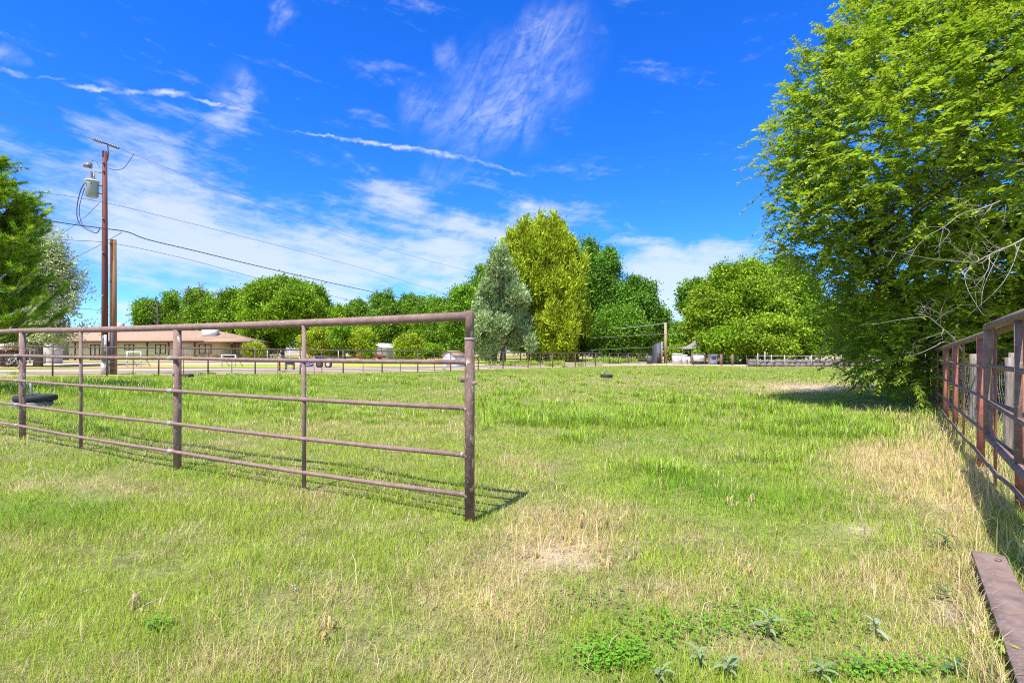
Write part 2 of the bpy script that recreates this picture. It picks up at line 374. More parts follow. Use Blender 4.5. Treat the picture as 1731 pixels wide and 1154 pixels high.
def make_ground():
    xs = np.concatenate([-np.geomspace(4000, 62, 26), np.linspace(-60, 60, 561), np.geomspace(62, 4000, 26)])
    ys = np.concatenate([-np.geomspace(4000, 6, 20), np.linspace(-5, 12, 171), np.geomspace(12.15, 130, 150), np.geomspace(140, 4500, 24)])
    X, Y = np.meshgrid(xs, ys); x = X.ravel(); y = Y.ravel(); z = H(x, y)
    d, l, b = patches(x, y)
    c = mixc(np.tile(SOIL * .42 + GREEN * .16, (len(x), 1)), YGREEN * .52, np.clip(.6 - d, 0, 1) * 1.0)
    c = mixc(c, STRAW * .9, np.clip(d - .25, 0, 1) * .8); c = mixc(c, np.array([.47, .37, .26]), np.clip(b * 1.1, 0, 1))
    far = np.clip((y - fence_y(x)) / 1.5, 0, 1)
    fd = fbm(x * .12, y * .12, 41); fc = mixc(np.tile(STRAW * .75, (len(x), 1)), YGREEN * .75, np.clip((fd - .42) * 4, 0, 1))
    grn = np.exp(-((x + 12) / 9) ** 2 - ((y - 56) / 8) ** 2); fc = mixc(fc, YGREEN * .9, np.clip(grn * 1.2, 0, 1))
    c = mixc(c, fc, far)
    nx, ny = len(xs), len(ys); i = np.arange(nx * ny).reshape(ny, nx)
    f = np.stack([i[:-1, :-1], i[:-1, 1:], i[1:, 1:], i[1:, :-1]], -1).reshape(-1, 4)
    m = bpy.data.materials.new('paddock_soil'); m.use_nodes = True; t = m.node_tree; bs = t.nodes['Principled BSDF']
    bs.inputs['Roughness'].default_value = .95; bs.inputs['Specular IOR Level'].default_value = .1
    a = t.nodes.new('ShaderNodeAttribute'); a.attribute_name = 'col'; g = t.nodes.new('ShaderNodeNewGeometry')
    sc = None; col = a.outputs['Color']
    for scale, lo in ((3.5, .75), (19, .62), (85, .45)):
        n = t.nodes.new('ShaderNodeTexNoise'); n.inputs['Scale'].default_value = scale; n.inputs['Detail'].default_value = 6; n.inputs['Roughness'].default_value = .7
        t.links.new(g.outputs['Position'], n.inputs['Vector'])
        mr = t.nodes.new('ShaderNodeMapRange'); mr.inputs[1].default_value = .3; mr.inputs[2].default_value = .7; mr.inputs[3].default_value = lo; mr.inputs[4].default_value = 2 - lo
        t.links.new(n.outputs['Fac'], mr.inputs[0])
        v = t.nodes.new('ShaderNodeVectorMath'); v.operation = 'SCALE'; t.links.new(col, v.inputs[0]); t.links.new(mr.outputs[0], v.inputs['Scale']); col = v.outputs[0]
    t.links.new(col, bs.inputs['Base Color'])
    bp = t.nodes.new('ShaderNodeBump'); bp.inputs['Strength'].default_value = .6; bp.inputs['Distance'].default_value = .02
    t.links.new(n.outputs['Fac'], bp.inputs['Height']); t.links.new(bp.outputs[0], bs.inputs['Normal'])
    o = GB().add(np.stack([x, y, z], 1), f, c).build('ground', m, smooth=True)
    tag(o, 'grassy paddock ground reaching out to the horizon', 'ground', kind='structure')
make_ground()

def strip(name, line, width, lift, m, label):
    line = np.array(line, float)
    d = np.concatenate([[0], np.cumsum(np.hypot(*np.diff(line, axis=0).T))]); t = np.arange(0, d[-1], 1.0)
    p = np.stack([np.interp(t, d, line[:, 0]), np.interp(t, d, line[:, 1])], 1)
    for _ in range(8): p[1:-1] = (p[:-2] + 2 * p[1:-1] + p[2:]) / 4
    tn = np.gradient(p, axis=0); tn /= np.linalg.norm(tn, axis=1)[:, None]; nr = np.stack([-tn[:, 1], tn[:, 0]], 1)
    cols = np.linspace(-.5, .5, 9); rng = np.random.default_rng(5)
    wob = 1 + .12 * (fbm(t * .3, t * 0, 51) - .5) * 2
    G = p[:, None, :] + nr[:, None, :] * (cols[None, :, None] * width * wob[:, None, None])
    x = G[..., 0].ravel(); y = G[..., 1].ravel(); z = H(x, y) + lift
    i = np.arange(len(x)).reshape(len(t), 9); f = np.stack([i[:-1, :-1], i[1:, :-1], i[1:, 1:], i[:-1, 1:]], -1).reshape(-1, 4)[:, ::-1]
    o = GB().add(np.stack([x, y, z], 1), f).build(name, m, smooth=True)
    return tag(o, label, 'road' if name == 'road' else 'ground', kind='structure')
ROAD = [(-90, 19.5), (-40, 34), (-24, 38.2), (-11, 41.3), (-2, 47), (6, 52.5), (20, 60), (60, 84)]
sand = material('pale_sand_verge', (.54, .42, .275), (.44, .34, .225), .95, 1.2, bump=.5, bscale=12)
asph = material('grey_gravel_road', (.29, .245, .205), (.225, .19, .16), .95, 1.5, bump=.4, bscale=20)
tan = material('dry_tan_yard', (.55, .42, .24), (.45, .34, .21), .95, .6, bump=.4, bscale=9)
strip('verge', ROAD, 10.5, .012, sand, 'pale sandy verge beside the grey gravel road')
strip('road', ROAD, 3.6, .024, asph, 'grey gravel road beyond the far pipe fence')
strip('yard', [(-78, 52), (-50, 57), (-30, 59), (-18, 61)], 18, .016, tan, 'dry tan yard in front of the low house')
strip('verge', [(9, 51.0), (16, 51.8), (30, 48), (60, 46)], 5.0, .016, sand, 'pale sandy strip beneath the white cabinets and rail pen')

def make_hills():
    xs = np.linspace(-6500, 6500, 200); g = GB()
    top = 70 + 60 * fbm(xs * .0016, xs * 0, 61) + 25 * fbm(xs * .008, xs * 0, 64)
    V = np.concatenate([np.stack([xs, 4400 + 0 * xs, 0 * xs], 1), np.stack([xs, 4700 + 0 * xs, top], 1), np.stack([xs, 5300 + 0 * xs, top * .9], 1)])
    i = np.arange(199); f = np.concatenate([np.stack([i + k * 200, i + 1 + k * 200, i + 1 + (k + 1) * 200, i + (k + 1) * 200], 1) for k in range(2)])
    o = g.add(V, f).build('hills', material('far_hill', (.30, .27, .25), (.24, .23, .2), .95, .01))
    tag(o, 'low grey brown mesa far beyond the trees', 'hill', kind='structure')
make_hills()

# ------------------------------------------------------------------ grass
def blades(g, x, y, h, w, lean, az, col, nseg=1, tipcol=None):
    n = len(x); z = H(x, y) - .004
    u = np.stack([np.cos(az + 1.57), np.sin(az + 1.57), 0 * az], 1); d = np.stack([np.cos(az), np.sin(az), 0 * az], 1)
    B = np.stack([x, y, z], 1); w = w[:, None]; h_ = h[:, None]; up = np.array([0, 0, 1.])
    tip = B + d * (lean * h)[:, None] + up * h_ * np.sqrt(np.clip(1 - (lean * .8) ** 2, .1, 1))[:, None]
    if nseg == 1:
        V = np.stack([B - u * w / 2, B + u * w / 2, tip], 1).reshape(-1, 3)
        g.add(V, np.arange(3 * n).reshape(-1, 3), np.repeat(col, 3, 0))
    else:
        mid = B + d * (lean * h * .28)[:, None] + up * h_ * .58
        V = np.stack([B - u * w / 2, B + u * w / 2, mid + u * w * .42, mid - u * w * .42, tip], 1).reshape(-1, 3)
        k = np.arange(n)[:, None] * 5
        c = np.repeat(col, 5, 0)
        g.add(V, [k + np.array([[0, 1, 2, 3]]), k + np.array([[3, 2, 4]])], c)
def grass_colour(rng, d, l, n):
    t = rng.random(n); c = mixc(np.tile(YGREEN, (n, 1)), GREEN, np.clip(l * 1.3 + .35 * (t - .5), 0, 1))
    c = mixc(c, np.tile(OLIVE, (n, 1)), np.clip((rng.random(n) - .42) * 1.3, 0, 1) * (1 - l) * .9)
    isd = rng.random(n) < np.clip(d * 1.1 - .07, 0.06, .85)
    s = mixc(np.tile(STRAW, (n, 1)), PALE, rng.random(n)); c[isd] = s[isd]
    return c * (0.78 + .44 * rng.random((n, 1))), isd
def scatter(rng, n, y0, y1, marg=1.6, slope=1.12, px=None):
    y = y0 * (y1 / y0) ** rng.random(n); x = (rng.random(n) * 2 - 1) * (slope * y + marg)
    return x, y
def make_lawn():
    rng = np.random.default_rng(11); g = GB(); n = 800000
    x, y = scatter(rng, n, 1.25, 50)
    keep = y < fence_y(x) + .3
    d, l, b = patches(x, y)
    keep &= rng.random(n) > b * 1.05
    clump = fbm(x * 2.6, y * 2.6, 91) ; near_ = np.exp(-y / 9)
    keep &= rng.random(n) < np.clip(1.0 - near_ * 1.5 * np.clip(.45 - clump, 0, 1) * 3.0, .3, 1)
    hf = 1 + (fbm(x * 1.3, y * 1.3, 95) - .5) * 1.5
    x, y, d, l, hf = x[keep], y[keep], d[keep], l[keep], hf[keep]; n = len(x)
    c, isd = grass_colour(rng, d, l, n)
    lean = .2 + .65 * rng.random(n); lean[isd] = .45 + .7 * rng.random(isd.sum())
    h = (.030 + .050 * rng.random(n) + .03 * l * rng.random(n)) * (1 + .03 * np.clip(y - 3, 0, 22)); h[isd] *= 1.1; h *= hf * .88
    w = (.0024 + .0024 * rng.random(n)) * np.clip(y / 2.6, .8, None) ** .78
    blades(g, x, y, h, w, lean, rng.random(n) * 6.283, c)
    tag(g.build('short_grass', M['grass']), 'short mown looking yellow green grass covering the paddock', 'grass', kind='stuff')
    # taller straw and longer blades
    g = GB(); n = 120000
    x, y = scatter(rng, n, 1.3, 30); d, l, b = patches(x, y)
    big = fbm(x * 1.1 + 4, y * 1.1, 71)
    p = np.clip((d - .42) * 1.5, 0, 1) * .8 + .03 + .15 * (big > .6)
    keep = (rng.random(n) < p) & (y < fence_y(x) - .4) & (rng.random(n) > b * .8)
    x, y, d, l = x[keep], y[keep], d[keep], l[keep]; n = len(x)
    dryf = rng.random(n) < np.clip(d * 1.5, .1, .95)
    c = np.where(dryf[:, None], mixc(np.tile(STRAW * 1.08, (n, 1)), PALE * 1.1, rng.random(n)), mixc(np.tile(YGREEN, (n, 1)), GREEN, rng.random(n)))
    c = c * (.75 + .5 * rng.random((n, 1)))
    h = .055 + .085 * rng.random(n) ** 1.7; w = (.0024 + .0016 * rng.random(n)) * np.clip(y / 2.6, .8, None) ** .75
    blades(g, x, y, h, w, .15 + .7 * rng.random(n), rng.random(n) * 6.283, c, 2)
    n = 3000; x, y = scatter(rng, n, 1.3, 14); d, l, b = patches(x, y); keep = (rng.random(n) < .12 + 1.1 * np.clip(d - .3, 0, 1)); x, y = x[keep], y[keep]; n = len(x)
    blades(g, x, y, .10 + .22 * rng.random(n) ** 2, (.0026 + .0012 * rng.random(n)) * np.clip(y / 2.6, .8, None) ** .6, .75 + .42 * rng.random(n), rng.random(n) * 6.283, PALE * (.85 + .35 * rng.random((n, 1))), 2)
    tag(g.build('dry_grass', M['grass']), 'thin standing straw stems in the dry patches', 'dry grass', kind='stuff')
make_lawn()
def make_tall():
    rng = np.random.default_rng(13); g = GB(); tufts = []
    def area(px, py, rx, ry, n, hh, bl):
        for _ in range(n):
            a, b = rng.normal(0, .55, 2); p = px + rx * a; q = max(608, py + ry * b); Y = EYE * F / (q - HY)
            tufts.append((GX(p, Y), Y, hh * (.7 + .6 * rng.random()), bl))
    area(1000, 706, 150, 14, 60, .26, 60); area(930, 716, 80, 8, 22, .24, 60); area(1110, 718, 90, 10, 26, .22, 55); area(1400, 722, 110, 22, 120, .24, 60)
    area(1130, 800, 40, 18, 5, .26, 60); area(990, 742, 35, 8, 6, .2, 60); area(440, 655, 45, 9, 24, .42, 70); area(490, 662, 40, 6, 12, .3, 60)
    area(120, 662, 200, 12, 90, .38, 55); area(330, 645, 330, 10, 150, .28, 46); area(430, 690, 250, 18, 90, .2, 50); area(660, 640, 300, 8, 80, .2, 40)
    area(870, 660, 60, 20, 22, .25, 50); area(1200, 640, 260, 12, 70, .18, 40); area(1100, 680, 260, 20, 90, .17, 45); area(180, 720, 220, 25, 70, .17, 50)
    area(1040, 617, 45, 2.0, 30, .7, 60); area(900, 620, 60, 2.0, 26, .55, 60); area(850, 690, 60, 12, 20, .24, 55); area(620, 700, 170, 20, 60, .15, 50)
    area(1330, 770, 60, 18, 14, .15, 50); area(1240, 690, 120, 14, 50, .2, 50)
    for tx, ty, hh, nb in tufts:
        n = int(nb * (.6 + .8 * rng.random())); sp = .05 + hh * .35
        x = tx + rng.normal(0, sp, n); y = ty + rng.normal(0, sp, n)
        c = mixc(np.tile(YGREEN * 1.05, (n, 1)), GREEN * 1.05, rng.random(n) * .9); sd = rng.random(n) < .10; c[sd] = PALE
        c = c * (.75 + .5 * rng.random((n, 1)))
        az = np.arctan2(y - ty, x - tx) + rng.normal(0, .7, n)
        blades(g, x, y, hh * (.45 + .6 * rng.random(n)), (.006 + .004 * rng.random(n)) * max(1, ty / 9), .3 + .65 * rng.random(n), az, c, 2)
    tag(g.build('tall_grass', M['grass']), 'longer bright green grass tufts standing over the paddock', 'tall grass', kind='stuff')
    # rank dry growth along the fence on the tree side
    g = GB(); n = 8000; t = rng.random(n) ** 1.3 * 12; off = rng.normal(.15, .38, n)
    x = 3.2 + t * .59 + off * .8; y = 2.9 + t * .81 - off * .59
    keep = rng.random(n) < .35 + .65 * fbm(x * 1.5, y * 1.5, 81); x, y, t = x[keep], y[keep], t[keep]; n = len(x)
    greenp = rng.random(n) < .30 + .5 * (fbm(x * .9, y * .9, 85) > .55)
    c = np.where(greenp[:, None], mixc(np.tile(YGREEN, (n, 1)), GREEN, rng.random(n)), mixc(np.tile(STRAW * 1.05, (n, 1)), PALE, rng.random(n))) * (.75 + .5 * rng.random((n, 1)))
    blades(g, x, y, .07 + .24 * rng.random(n) ** 2, (.004 + .003 * rng.random(n)) * np.clip(y / 5, .8, 2), .2 + .7 * rng.random(n), rng.random(n) * 6.283, c, 2)
    tag(g.build('dry_grass', M['grass']), 'rank mixed dry and green growth along the red pipe fence', 'dry grass', kind='stuff')
make_tall()
# ------------------------------------------------------------------ the pipe fence in front
def lerp(a, b, t): return np.array(a) * (1 - t) + np.array(b) * t
def pipe(g, p0, p1, r, sides=12, n=2, sag=0., bow=None):
    t = np.linspace(0, 1, max(n, 2)); p = np.array(p0)[None] * (1 - t[:, None]) + np.array(p1)[None] * t[:, None]
    p[:, 2] -= sag * 4 * t * (1 - t)
    return g.tube(p, r, sides)
def front_fence():
    base = (-.33, 3.99, Hf(-.33, 3.99))
    T = thing('pipe_fence', base, 'rusty brown pipe fence with five rails ending at a thick post in the grass', 'fence')
    xy = [np.array(p) for p in ((-.33, 3.99), (-3.79, 5.80), (-7.42, 7.76), (-11.05, 9.72), (-14.7, 11.68), (-18.3, 13.64), (-22, 15.6))]
    top = [1.593, 1.600, 1.652, 1.68, 1.70, 1.72, 1.74]
    rails = [[1.237, .878, .509, .199], [1.253, .885, .519, .205], [1.273, .897, .534, .224], [1.29, .91, .55, .24], [1.3, .92, .56, .25], [1.31, .93, .57, .26], [1.32, .94, .58, .27]]
    along = xy[1] - xy[0]; along /= np.linalg.norm(along); nrm = np.array([along[1], -along[0]])
    if nrm[1] > 0: nrm = -nrm
    for i, p in enumerate(xy):
        r = .037 if i == 0 else .040
        z0 = Hf(*p)
        if i == 0:
            g = GB().tube([(p[0], p[1], z0 - .15), (p[0], p[1], 1.415), (p[0], p[1], 1.42)], [.039, .039, .036], 20)
            g.tube([(p[0], p[1], 1.418), (p[0], p[1], 1.62), (p[0], p[1], 1.634), (p[0], p[1], 1.64)], [.0345, .0345, .029, .012], 20)
        else:
            g = GB().tube([(p[0], p[1], z0 - .15), (p[0], p[1], top[i] - .03)], r, 18)
        post = g.build('post', M['rust2'], T, True, loc=(p[0], p[1], z0))
        if i == 0:
            c = GB().tube([(p[0], p[1], 1.405), (p[0], p[1], 1.425)], .0415, 20); c.build('weld_band', M['weld'], post, True)
            t = GB().box((p[0] + along[0] * .055, p[1] + along[1] * .055, 1.105), (.05, .012, .055), math.atan2(along[1], along[0])); t.build('latch_tab', M['rust'], post)
            t = GB().tube([(p[0] - along[0] * .03 , p[1] - along[1] * .03, 1.07), (p[0] - along[0] * .056, p[1] - along[1] * .056, 1.075)], [.022, .013], 10); t.build('hinge_lug', M['rust2'], post, True)
            for zz in rails[0]:
                c = GB().tube([np.append(p + along * .075, zz + .001), np.append(p + along * .03, zz), np.append(p - nrm * -.034, zz - .012)], [.021, .0275, .02], 10)
                c.build('weld_collar', M['rust2'], post, True)
        elif i <= 3:
            a = p + nrm * (.040 + .012)
            for zz in rails[i]:
                c = GB().tube([np.append(a + along * .085, zz + .002), np.append(a + along * .06, zz), np.append(a + along * .012, zz), np.append(a - along * .0, zz)], [.021, .027, .027, .0215], 10)
                c.build('weld_collar', M['weld'], post, True)
            c = GB().box((*(p + nrm * .042), rails[i][0] - .17), (.022, .012, .045), math.atan2(along[1], along[0])); c.build('wire_clip', M['weld'], post)
    # top rail: one long pipe, straight from post to post, with its slight waver
    pts = [np.append(xy[0] + along * .02, top[0])]
    for i in range(1, len(xy)):
        for t in (.33, .66, 1.0):
            q = lerp(np.append(xy[i - 1], top[i - 1]), np.append(xy[i], top[i]), t)
            if t < 1: q[2] -= .006
            pts.append(q)
    GB().tube(pts, .0365, 18).build('top_rail', M['rust'], T, True)
    for k in range(4):
        pts = [np.append(xy[0] + along * .03, rails[0][k])]
        for i in range(1, len(xy)):
            a = np.append(xy[i - 1] + nrm * (.050 if i > 1 else 0), rails[i - 1][k]); b = np.append(xy[i] + nrm * .050, rails[i][k])
            for t in (.25, .5, .75, 1.0):
                q = lerp(a, b, t)
                if t < 1: q[2] -= (.008, .010, .012, .018)[k] * (4 * t * (1 - t))
                pts.append(q)
        GB().tube(pts, .0195, 12).build('rail', M['rust'], T, True)
    for i in range(1, len(xy)):
        t = {1: .47, 2: .545}.get(i, .5)
        p = lerp(np.append(xy[i - 1], top[i - 1]), np.append(xy[i], top[i]), t); p[:2] += nrm * .012
        GB().tube([(p[0], p[1], Hf(p[0], p[1]) + .04), (p[0], p[1], p[2] - .03)], .0195, 12).build('stay', M['rust'], T, True)
front_fence()

# ------------------------------------------------------------------ red fence, gate, beam, wire fence on the tree side
RF = [np.array(p) for p in ((2.94, 2.50), (4.18, 4.21), (5.42, 5.92), (7.10, 8.20), (8.34, 9.86), (10.3, 12.5), (12.25, 15.1), (14.2, 17.7))]
def red_fence():
    p0 = RF[1]; T = thing('pipe_fence', (p0[0], p0[1], Hf(*p0)), 'red primed pipe fence with a grey top rail running into the big leafy tree', 'fence')
    top = [1.60, 1.555, 1.51, 1.46, 1.42, 1.40, 1.40, 1.40]
    along = RF[3] - RF[1]; along /= np.linalg.norm(along); nrm = np.array([-along[1], along[0]])
    for i, p in enumerate(RF):
        z0 = Hf(*p)
        GB().tube([(p[0], p[1], z0 - .1), (p[0], p[1], top[i])], .037 if i in (2, 3) else .034, 16).build('post', M['redrust'], T, True)
    pts = []
    for i in range(len(RF)):
        if i: pts.append(lerp(np.append(RF[i - 1], top[i - 1]), np.append(RF[i], top[i]), .5) - np.array([0, 0, .004]))
        pts.append(np.append(RF[i], top[i]))
    GB().tube(pts, .038, 16).build('top_rail', M['gate'], T, True)
    for k, z in enumerate((1.17, .84, .49, .19)):
        pts = []; rng = np.random.default_rng(k)
        for i in range(len(RF)):
            if i:
                for t in (.33, .66):
                    q = lerp(np.append(RF[i - 1] + nrm * .04, z), np.append(RF[i] + nrm * .04, z), t); q[2] -= .012 + .03 * (k == 3) * rng.random(); pts.append(q)
            pts.append(np.append(RF[i] + nrm * .052, z + .012 * (k == 3)))
        GB().tube(pts, .018, 10).build('rail', M['gate'], T, True)
    for i, t in ((0, .5), (1, .48), (2, .52), (3, .5), (4, .5), (5, .5), (6, .5)):
        p = lerp(RF[i], RF[i + 1], t) + nrm * .02
        GB().tube([(p[0], p[1], Hf(*p) - .03), (p[0], p[1], lerp([top[i]], [top[i + 1]], t)[0] - .02)], .0135, 12).build('stay', M['redrust'], T, True)
red_fence()
def gate():
    a = np.array([4.63, 4.98]); b = np.array([2.62, 2.38]); zt, zb = 1.565, .50
    d = (b - a); L = np.linalg.norm(d); d /= L
    P = lambda t, z: np.append(a + d * t, z)
    T = thing('pipe_gate', (b[0], b[1], Hf(*b)), 'dark grey brown pipe gate swung open against the red fence', 'gate')
    GB().tube([P(0, zb - .02), P(0, zt + .012), P(0, zt + .03)], [.034, .034, .02], 16).build('upright', M['gate'], T, True)
    GB().tube([P(L, zb), P(L, zt)], .034, 16).build('upright', M['gate'], T, True)
    GB().tube([P(0, zt), P(L * .5, zt + .004), P(L, zt)], .033, 16).build('top_rail', M['gate'], T, True)
    GB().tube([P(0, zb), P(L * .5, zb - .004), P(L, zb)], .033, 16).build('bottom_rail', M['gate'], T, True)
    for z in (1.19, .84): GB().tube([P(.03, z), P(L - .03, z - .012)], .019, 12).build('rail', M['gate'], T, True)
    for t in (1.72, 2.5): GB().box(P(t, (zt + zb) / 2), (.045, .04, zt - zb - .05), math.atan2(d[1], d[0])).build('brace', M['gate'], T)
    GB().tube([P(.42, zt - .03), P(.30, 1.36), P(.10, 1.15), P(.05, .86), P(.16, .62), P(.5, zb + .03)], .011, 10).build('bent_bar', M['gate'], T, True)
gate()
def beam():
    a = np.array([2.865, 3.08]); b = np.array([1.55, 1.36]); d = a - b; d /= np.linalg.norm(d); n = np.array([-d[1], d[0]])
    T = thing('steel_beam', (a[0], a[1], Hf(*a)), 'flat topped rusty steel beam lying in the dry grass beside the gate', 'beam')
    hw, z1 = .078, .105; ends = []
    prof = [(-hw, z1 - .012), (-hw + .006, z1), (hw - .006, z1), (hw, z1 - .012), (.012, z1 - .014), (.012, .0), (hw, -.012), (-hw, -.012), (-.012, .0), (-.012, z1 - .014)]
    # an I section drawn out along the ground
    for q in (a, lerp(a, b, .33), lerp(a, b, .66), b):
        ends.append([(q[0] + n[0] * s, q[1] + n[1] * s, Hf(*q) * .3 + z) for s, z in prof])
    V = np.array(ends).reshape(-1, 3); k = np.arange(10); k2 = (k + 1) % 10
    f = np.concatenate([np.stack([i * 10 + k, i * 10 + k2, (i + 1) * 10 + k2, (i + 1) * 10 + k], 1) for i in range(3)])
    g = GB().add(V, f); g.F.setdefault(10, []).append(k[None]); g.F[10].append(k[::-1][None] + 30)
    g.build('flange', M['beam'], T)
    GB().box((*(lerp(a, b, .06) - n * .03), z1 + .004), (.03, .02, .012), .4).build('bolt', M['gate'], T)
beam()
def wire_fence():
    rng = np.random.default_rng(3); along = RF[3] - RF[1]; along /= np.linalg.norm(along); off = np.array([along[1], -along[0]]) * .5
    posts = [(RF[1] - along * .9 + off, 1.2, .06), (np.array([6.12, 6.32]), 1.27, .045), (np.array([6.34, 6.5]), 1.33, .055), (np.array([8.05, 8.95]), 1.3, .05), (np.array([9.5, 11.1]), 1.25, .06), (np.array([11.2, 13.4]), 1.25, .06)]
    T = thing('wire_fence', (6.12, 6.32, Hf(6.12, 6.32)), 'sagging woven wire fence on weathered grey wooden posts behind the red pipe fence', 'fence')
    for p, h, r in posts:
        z = Hf(*p); n = 7; zz = np.linspace(-.1, h, n)
        pts = np.stack([p[0] + rng.normal(0, .006, n) + .02 * zz, p[1] + rng.normal(0, .006, n), z + zz], 1)
        GB().tube(pts, r * (1 + rng.normal(0, .06, n)), 9).build('post', M['wood'], T, True)
    g = GB(); a = posts[0][0]; b = posts[-1][0]; Lr = np.linalg.norm(b - a); d = (b - a) / Lr; q = np.array([-d[1], d[0]])
    for z in (.08, .22, .38, .54, .72, .92, 1.12):
        t = np.linspace(0, Lr, 40); pts = np.stack([a[0] + d[0] * t + q[0] * .03 * np.sin(t * 2 + z * 5), a[1] + d[1] * t + q[1] * .03 * np.sin(t * 2 + z * 5), z + .03 * np.sin(t * 1.3 + z * 3) + rng.normal(0, .006, 40)], 1)
        g.tube(pts, .0028, 4, False)
    for t in np.arange(.1, Lr, .155):
        zz = np.linspace(.05, 1.12, 5); w = rng.normal(0, .02, 5)
        g.tube(np.stack([a[0] + d[0] * (t + w) + q[0] * .03 * np.sin(t * 2 + zz * 5), a[1] + d[1] * (t + w) + q[1] * .03 * np.sin(t * 2 + zz * 5), zz], 1), .0026, 4, False)
    g.build('wire_mesh', M['weld'], T)
wire_fence()

# ------------------------------------------------------------------ far pipe fence and rail pen
def far_fence():
    line = np.array(FENCE); T = thing('pipe_fence', (line[2][0], line[2][1], Hf(*line[2])), 'dark slender pipe fence along the gravel road at the far edge of the paddock', 'fence')
    d = np.concatenate([[0], np.cumsum(np.hypot(*np.diff(line, axis=0).T))])
    pos = lambda s: np.array([np.interp(s, d, line[:, 0]), np.interp(s, d, line[:, 1])])
    hh = lambda s: np.interp(s, d, [1.72, 1.70, 1.52, 1.42, 1.34, 1.26, 1.22])
    S = np.arange(0.3, d[-1], 2.62)
    for s in S:
        p = pos(s); z = Hf(*p); GB().tube([(p[0], p[1], z - .1), (p[0], p[1], z + hh(s))], .042, 8).build('post', M['darkpipe'], T, True)
    for s in S[:-1] + 1.31:
        p = pos(s); z = Hf(*p); GB().tube([(p[0], p[1], z + .05), (p[0], p[1], z + hh(s))], .021, 6).build('stay', M['darkpipe'], T, True)
    for fr, r, nm in ((1, .04, 'top_rail'), (.74, .019, 'rail'), (.5, .019, 'rail'), (.27, .018, 'rail'), (.09, .018, 'rail')):
        ss = np.linspace(0, d[-1], 60); GB().tube([(*pos(s), Hf(*pos(s)) + hh(s) * fr) for s in ss], r, 8).build(nm, M['darkpipe'], T, True)
far_fence()
def simple_fence(name, pts, label, mat, hp, rp, rails, rr, cat='fence', rmat=None, posts=None):
    pts = [np.array(p) for p in pts]; T = thing(name, (*pts[0], Hf(*pts[0])), label, cat)
    for i, p in enumerate(pts):
        z = Hf(*p); h = hp[i % len(hp)]; r = rp[i % len(rp)]
        GB().tube([(p[0], p[1], z - .1), (p[0], p[1], z + h)], r, 8).build('post', M[mat], T, True)
    for zr in rails:
        GB().tube([(p[0], p[1], Hf(*p) + zr) for p in pts], rr, 6).build('rail', M[rmat or mat], T, True)
    return T
pxY = lambda px, Y: (GX(px, Y), Y)
simple_fence('wire_fence', [pxY(1127, 49.5), pxY(1172, 49.3), pxY(1222, 48.6), pxY(1262, 47.2), pxY(1279, 46)], 'thin wire fence on slim steel stakes in front of the white cabinets', 'darkpipe', [1.05], [.022], [.98, .72, .45], .008, rmat='cable')
simple_fence('rail_pen', [pxY(1281, 45.5), pxY(1293, 45.2), pxY(1304, 45), pxY(1326, 45), pxY(1372, 45), pxY(1422, 45), pxY(1470, 45), pxY(1540, 45), pxY(1610, 45)], 'light grey galvanised pipe rail pen in front of the low rock wall', 'galv', [1.25, 1.4, 1.15, 1.1, 1.1, 1.05, 1.05, 1.05, 1.05], [.04, .05, .035, .035, .04, .04, .04, .04, .04], [1.02, .6, .25], .028, 'pen')
simple_fence('corral_panel', [pxY(1030, 54), pxY(1045, 53.8), pxY(1062, 53.6), pxY(1080, 53.5), pxY(1095, 53.5)], 'dark low corral panel behind the rank green grass', 'darkpipe', [1.15], [.04], [1.1, .8, .5, .25], .028, 'corral panel')
simple_fence('stock_fence', [pxY(820, 66), pxY(850, 66), pxY(880, 66), pxY(915, 66), pxY(950, 65), pxY(985, 64), pxY(1020, 63)], 'grey post and rail fence under the cypress trees', 'wood', [1.3], [.07], [1.15, .7], .04)
simple_fence('wire_fence', [pxY(420, 66), pxY(452, 67), pxY(490, 68), pxY(530, 70), pxY(572, 72), pxY(612, 74), pxY(655, 76), pxY(700, 77), pxY(742, 78)], 'pale wooden post fence behind the small yellow green trees', 'offwhite', [1.35], [.06], [1.2, .75, .35], .012, rmat='weld')
for i, (px, lab) in enumerate(((1219, 'red brown wooden post close to the printed white cabinet'), (1238, 'red brown wooden post further along from the printed white cabinet'))):
    p = pxY(px, 50.5); z = Hf(*p)
    g = GB().tube([(p[0], p[1], z - .1), (p[0], p[1], z + 1.08)], [.125, .115], 10)
    tag(g.build('wooden_post', M['plywood'], None, True, loc=(p[0], p[1], z)), lab, 'post', 'brown wooden posts by the wire fence')
def rock_wall():
    rng = np.random.default_rng(8); g = GB()
    for row in range(2):
        x = 22.0
        while x < 39:
            s = .3 + .5 * rng.random(); h = .3 + .25 * rng.random()
            V = rng.normal(0, 1, (14, 3)); V /= np.linalg.norm(V, axis=1)[:, None]
            a = np.linspace(0, 2 * math.pi, 8)[:-1]; ring = []
            for zf, rf in ((-.5, .8), (-.1, 1.05), (.3, .95), (.5, .55)):
                rr = rf * (1 + rng.normal(0, .12, 7)); ring.append(np.stack([x + s * .55 * rr * np.cos(a), 47.2 + row * .1 + .4 * rr * np.sin(a), .45 * .6 + row * .27 + zf * h + rng.normal(0, .02, 7)], 1))
            V = np.concatenate(ring); k = np.arange(7); k2 = (k + 1) % 7
            V[:, 2] += Hf(x, 47.2) - .1
            F = np.concatenate([np.stack([i * 7 + k, i * 7 + k2, (i + 1) * 7 + k2, (i + 1) * 7 + k], 1) for i in range(3)])
            b = g.n; g.add(V, F); g.F.setdefault(7, []).append((b + 21 + k)[None])
            x += s * .95
    tag(g.build('rock_wall', M['stone'], None, False, loc=(30, 47.2, Hf(30, 47.2))), 'low purple grey dry stone wall behind the galvanised rail pen', 'wall')
rock_wall()

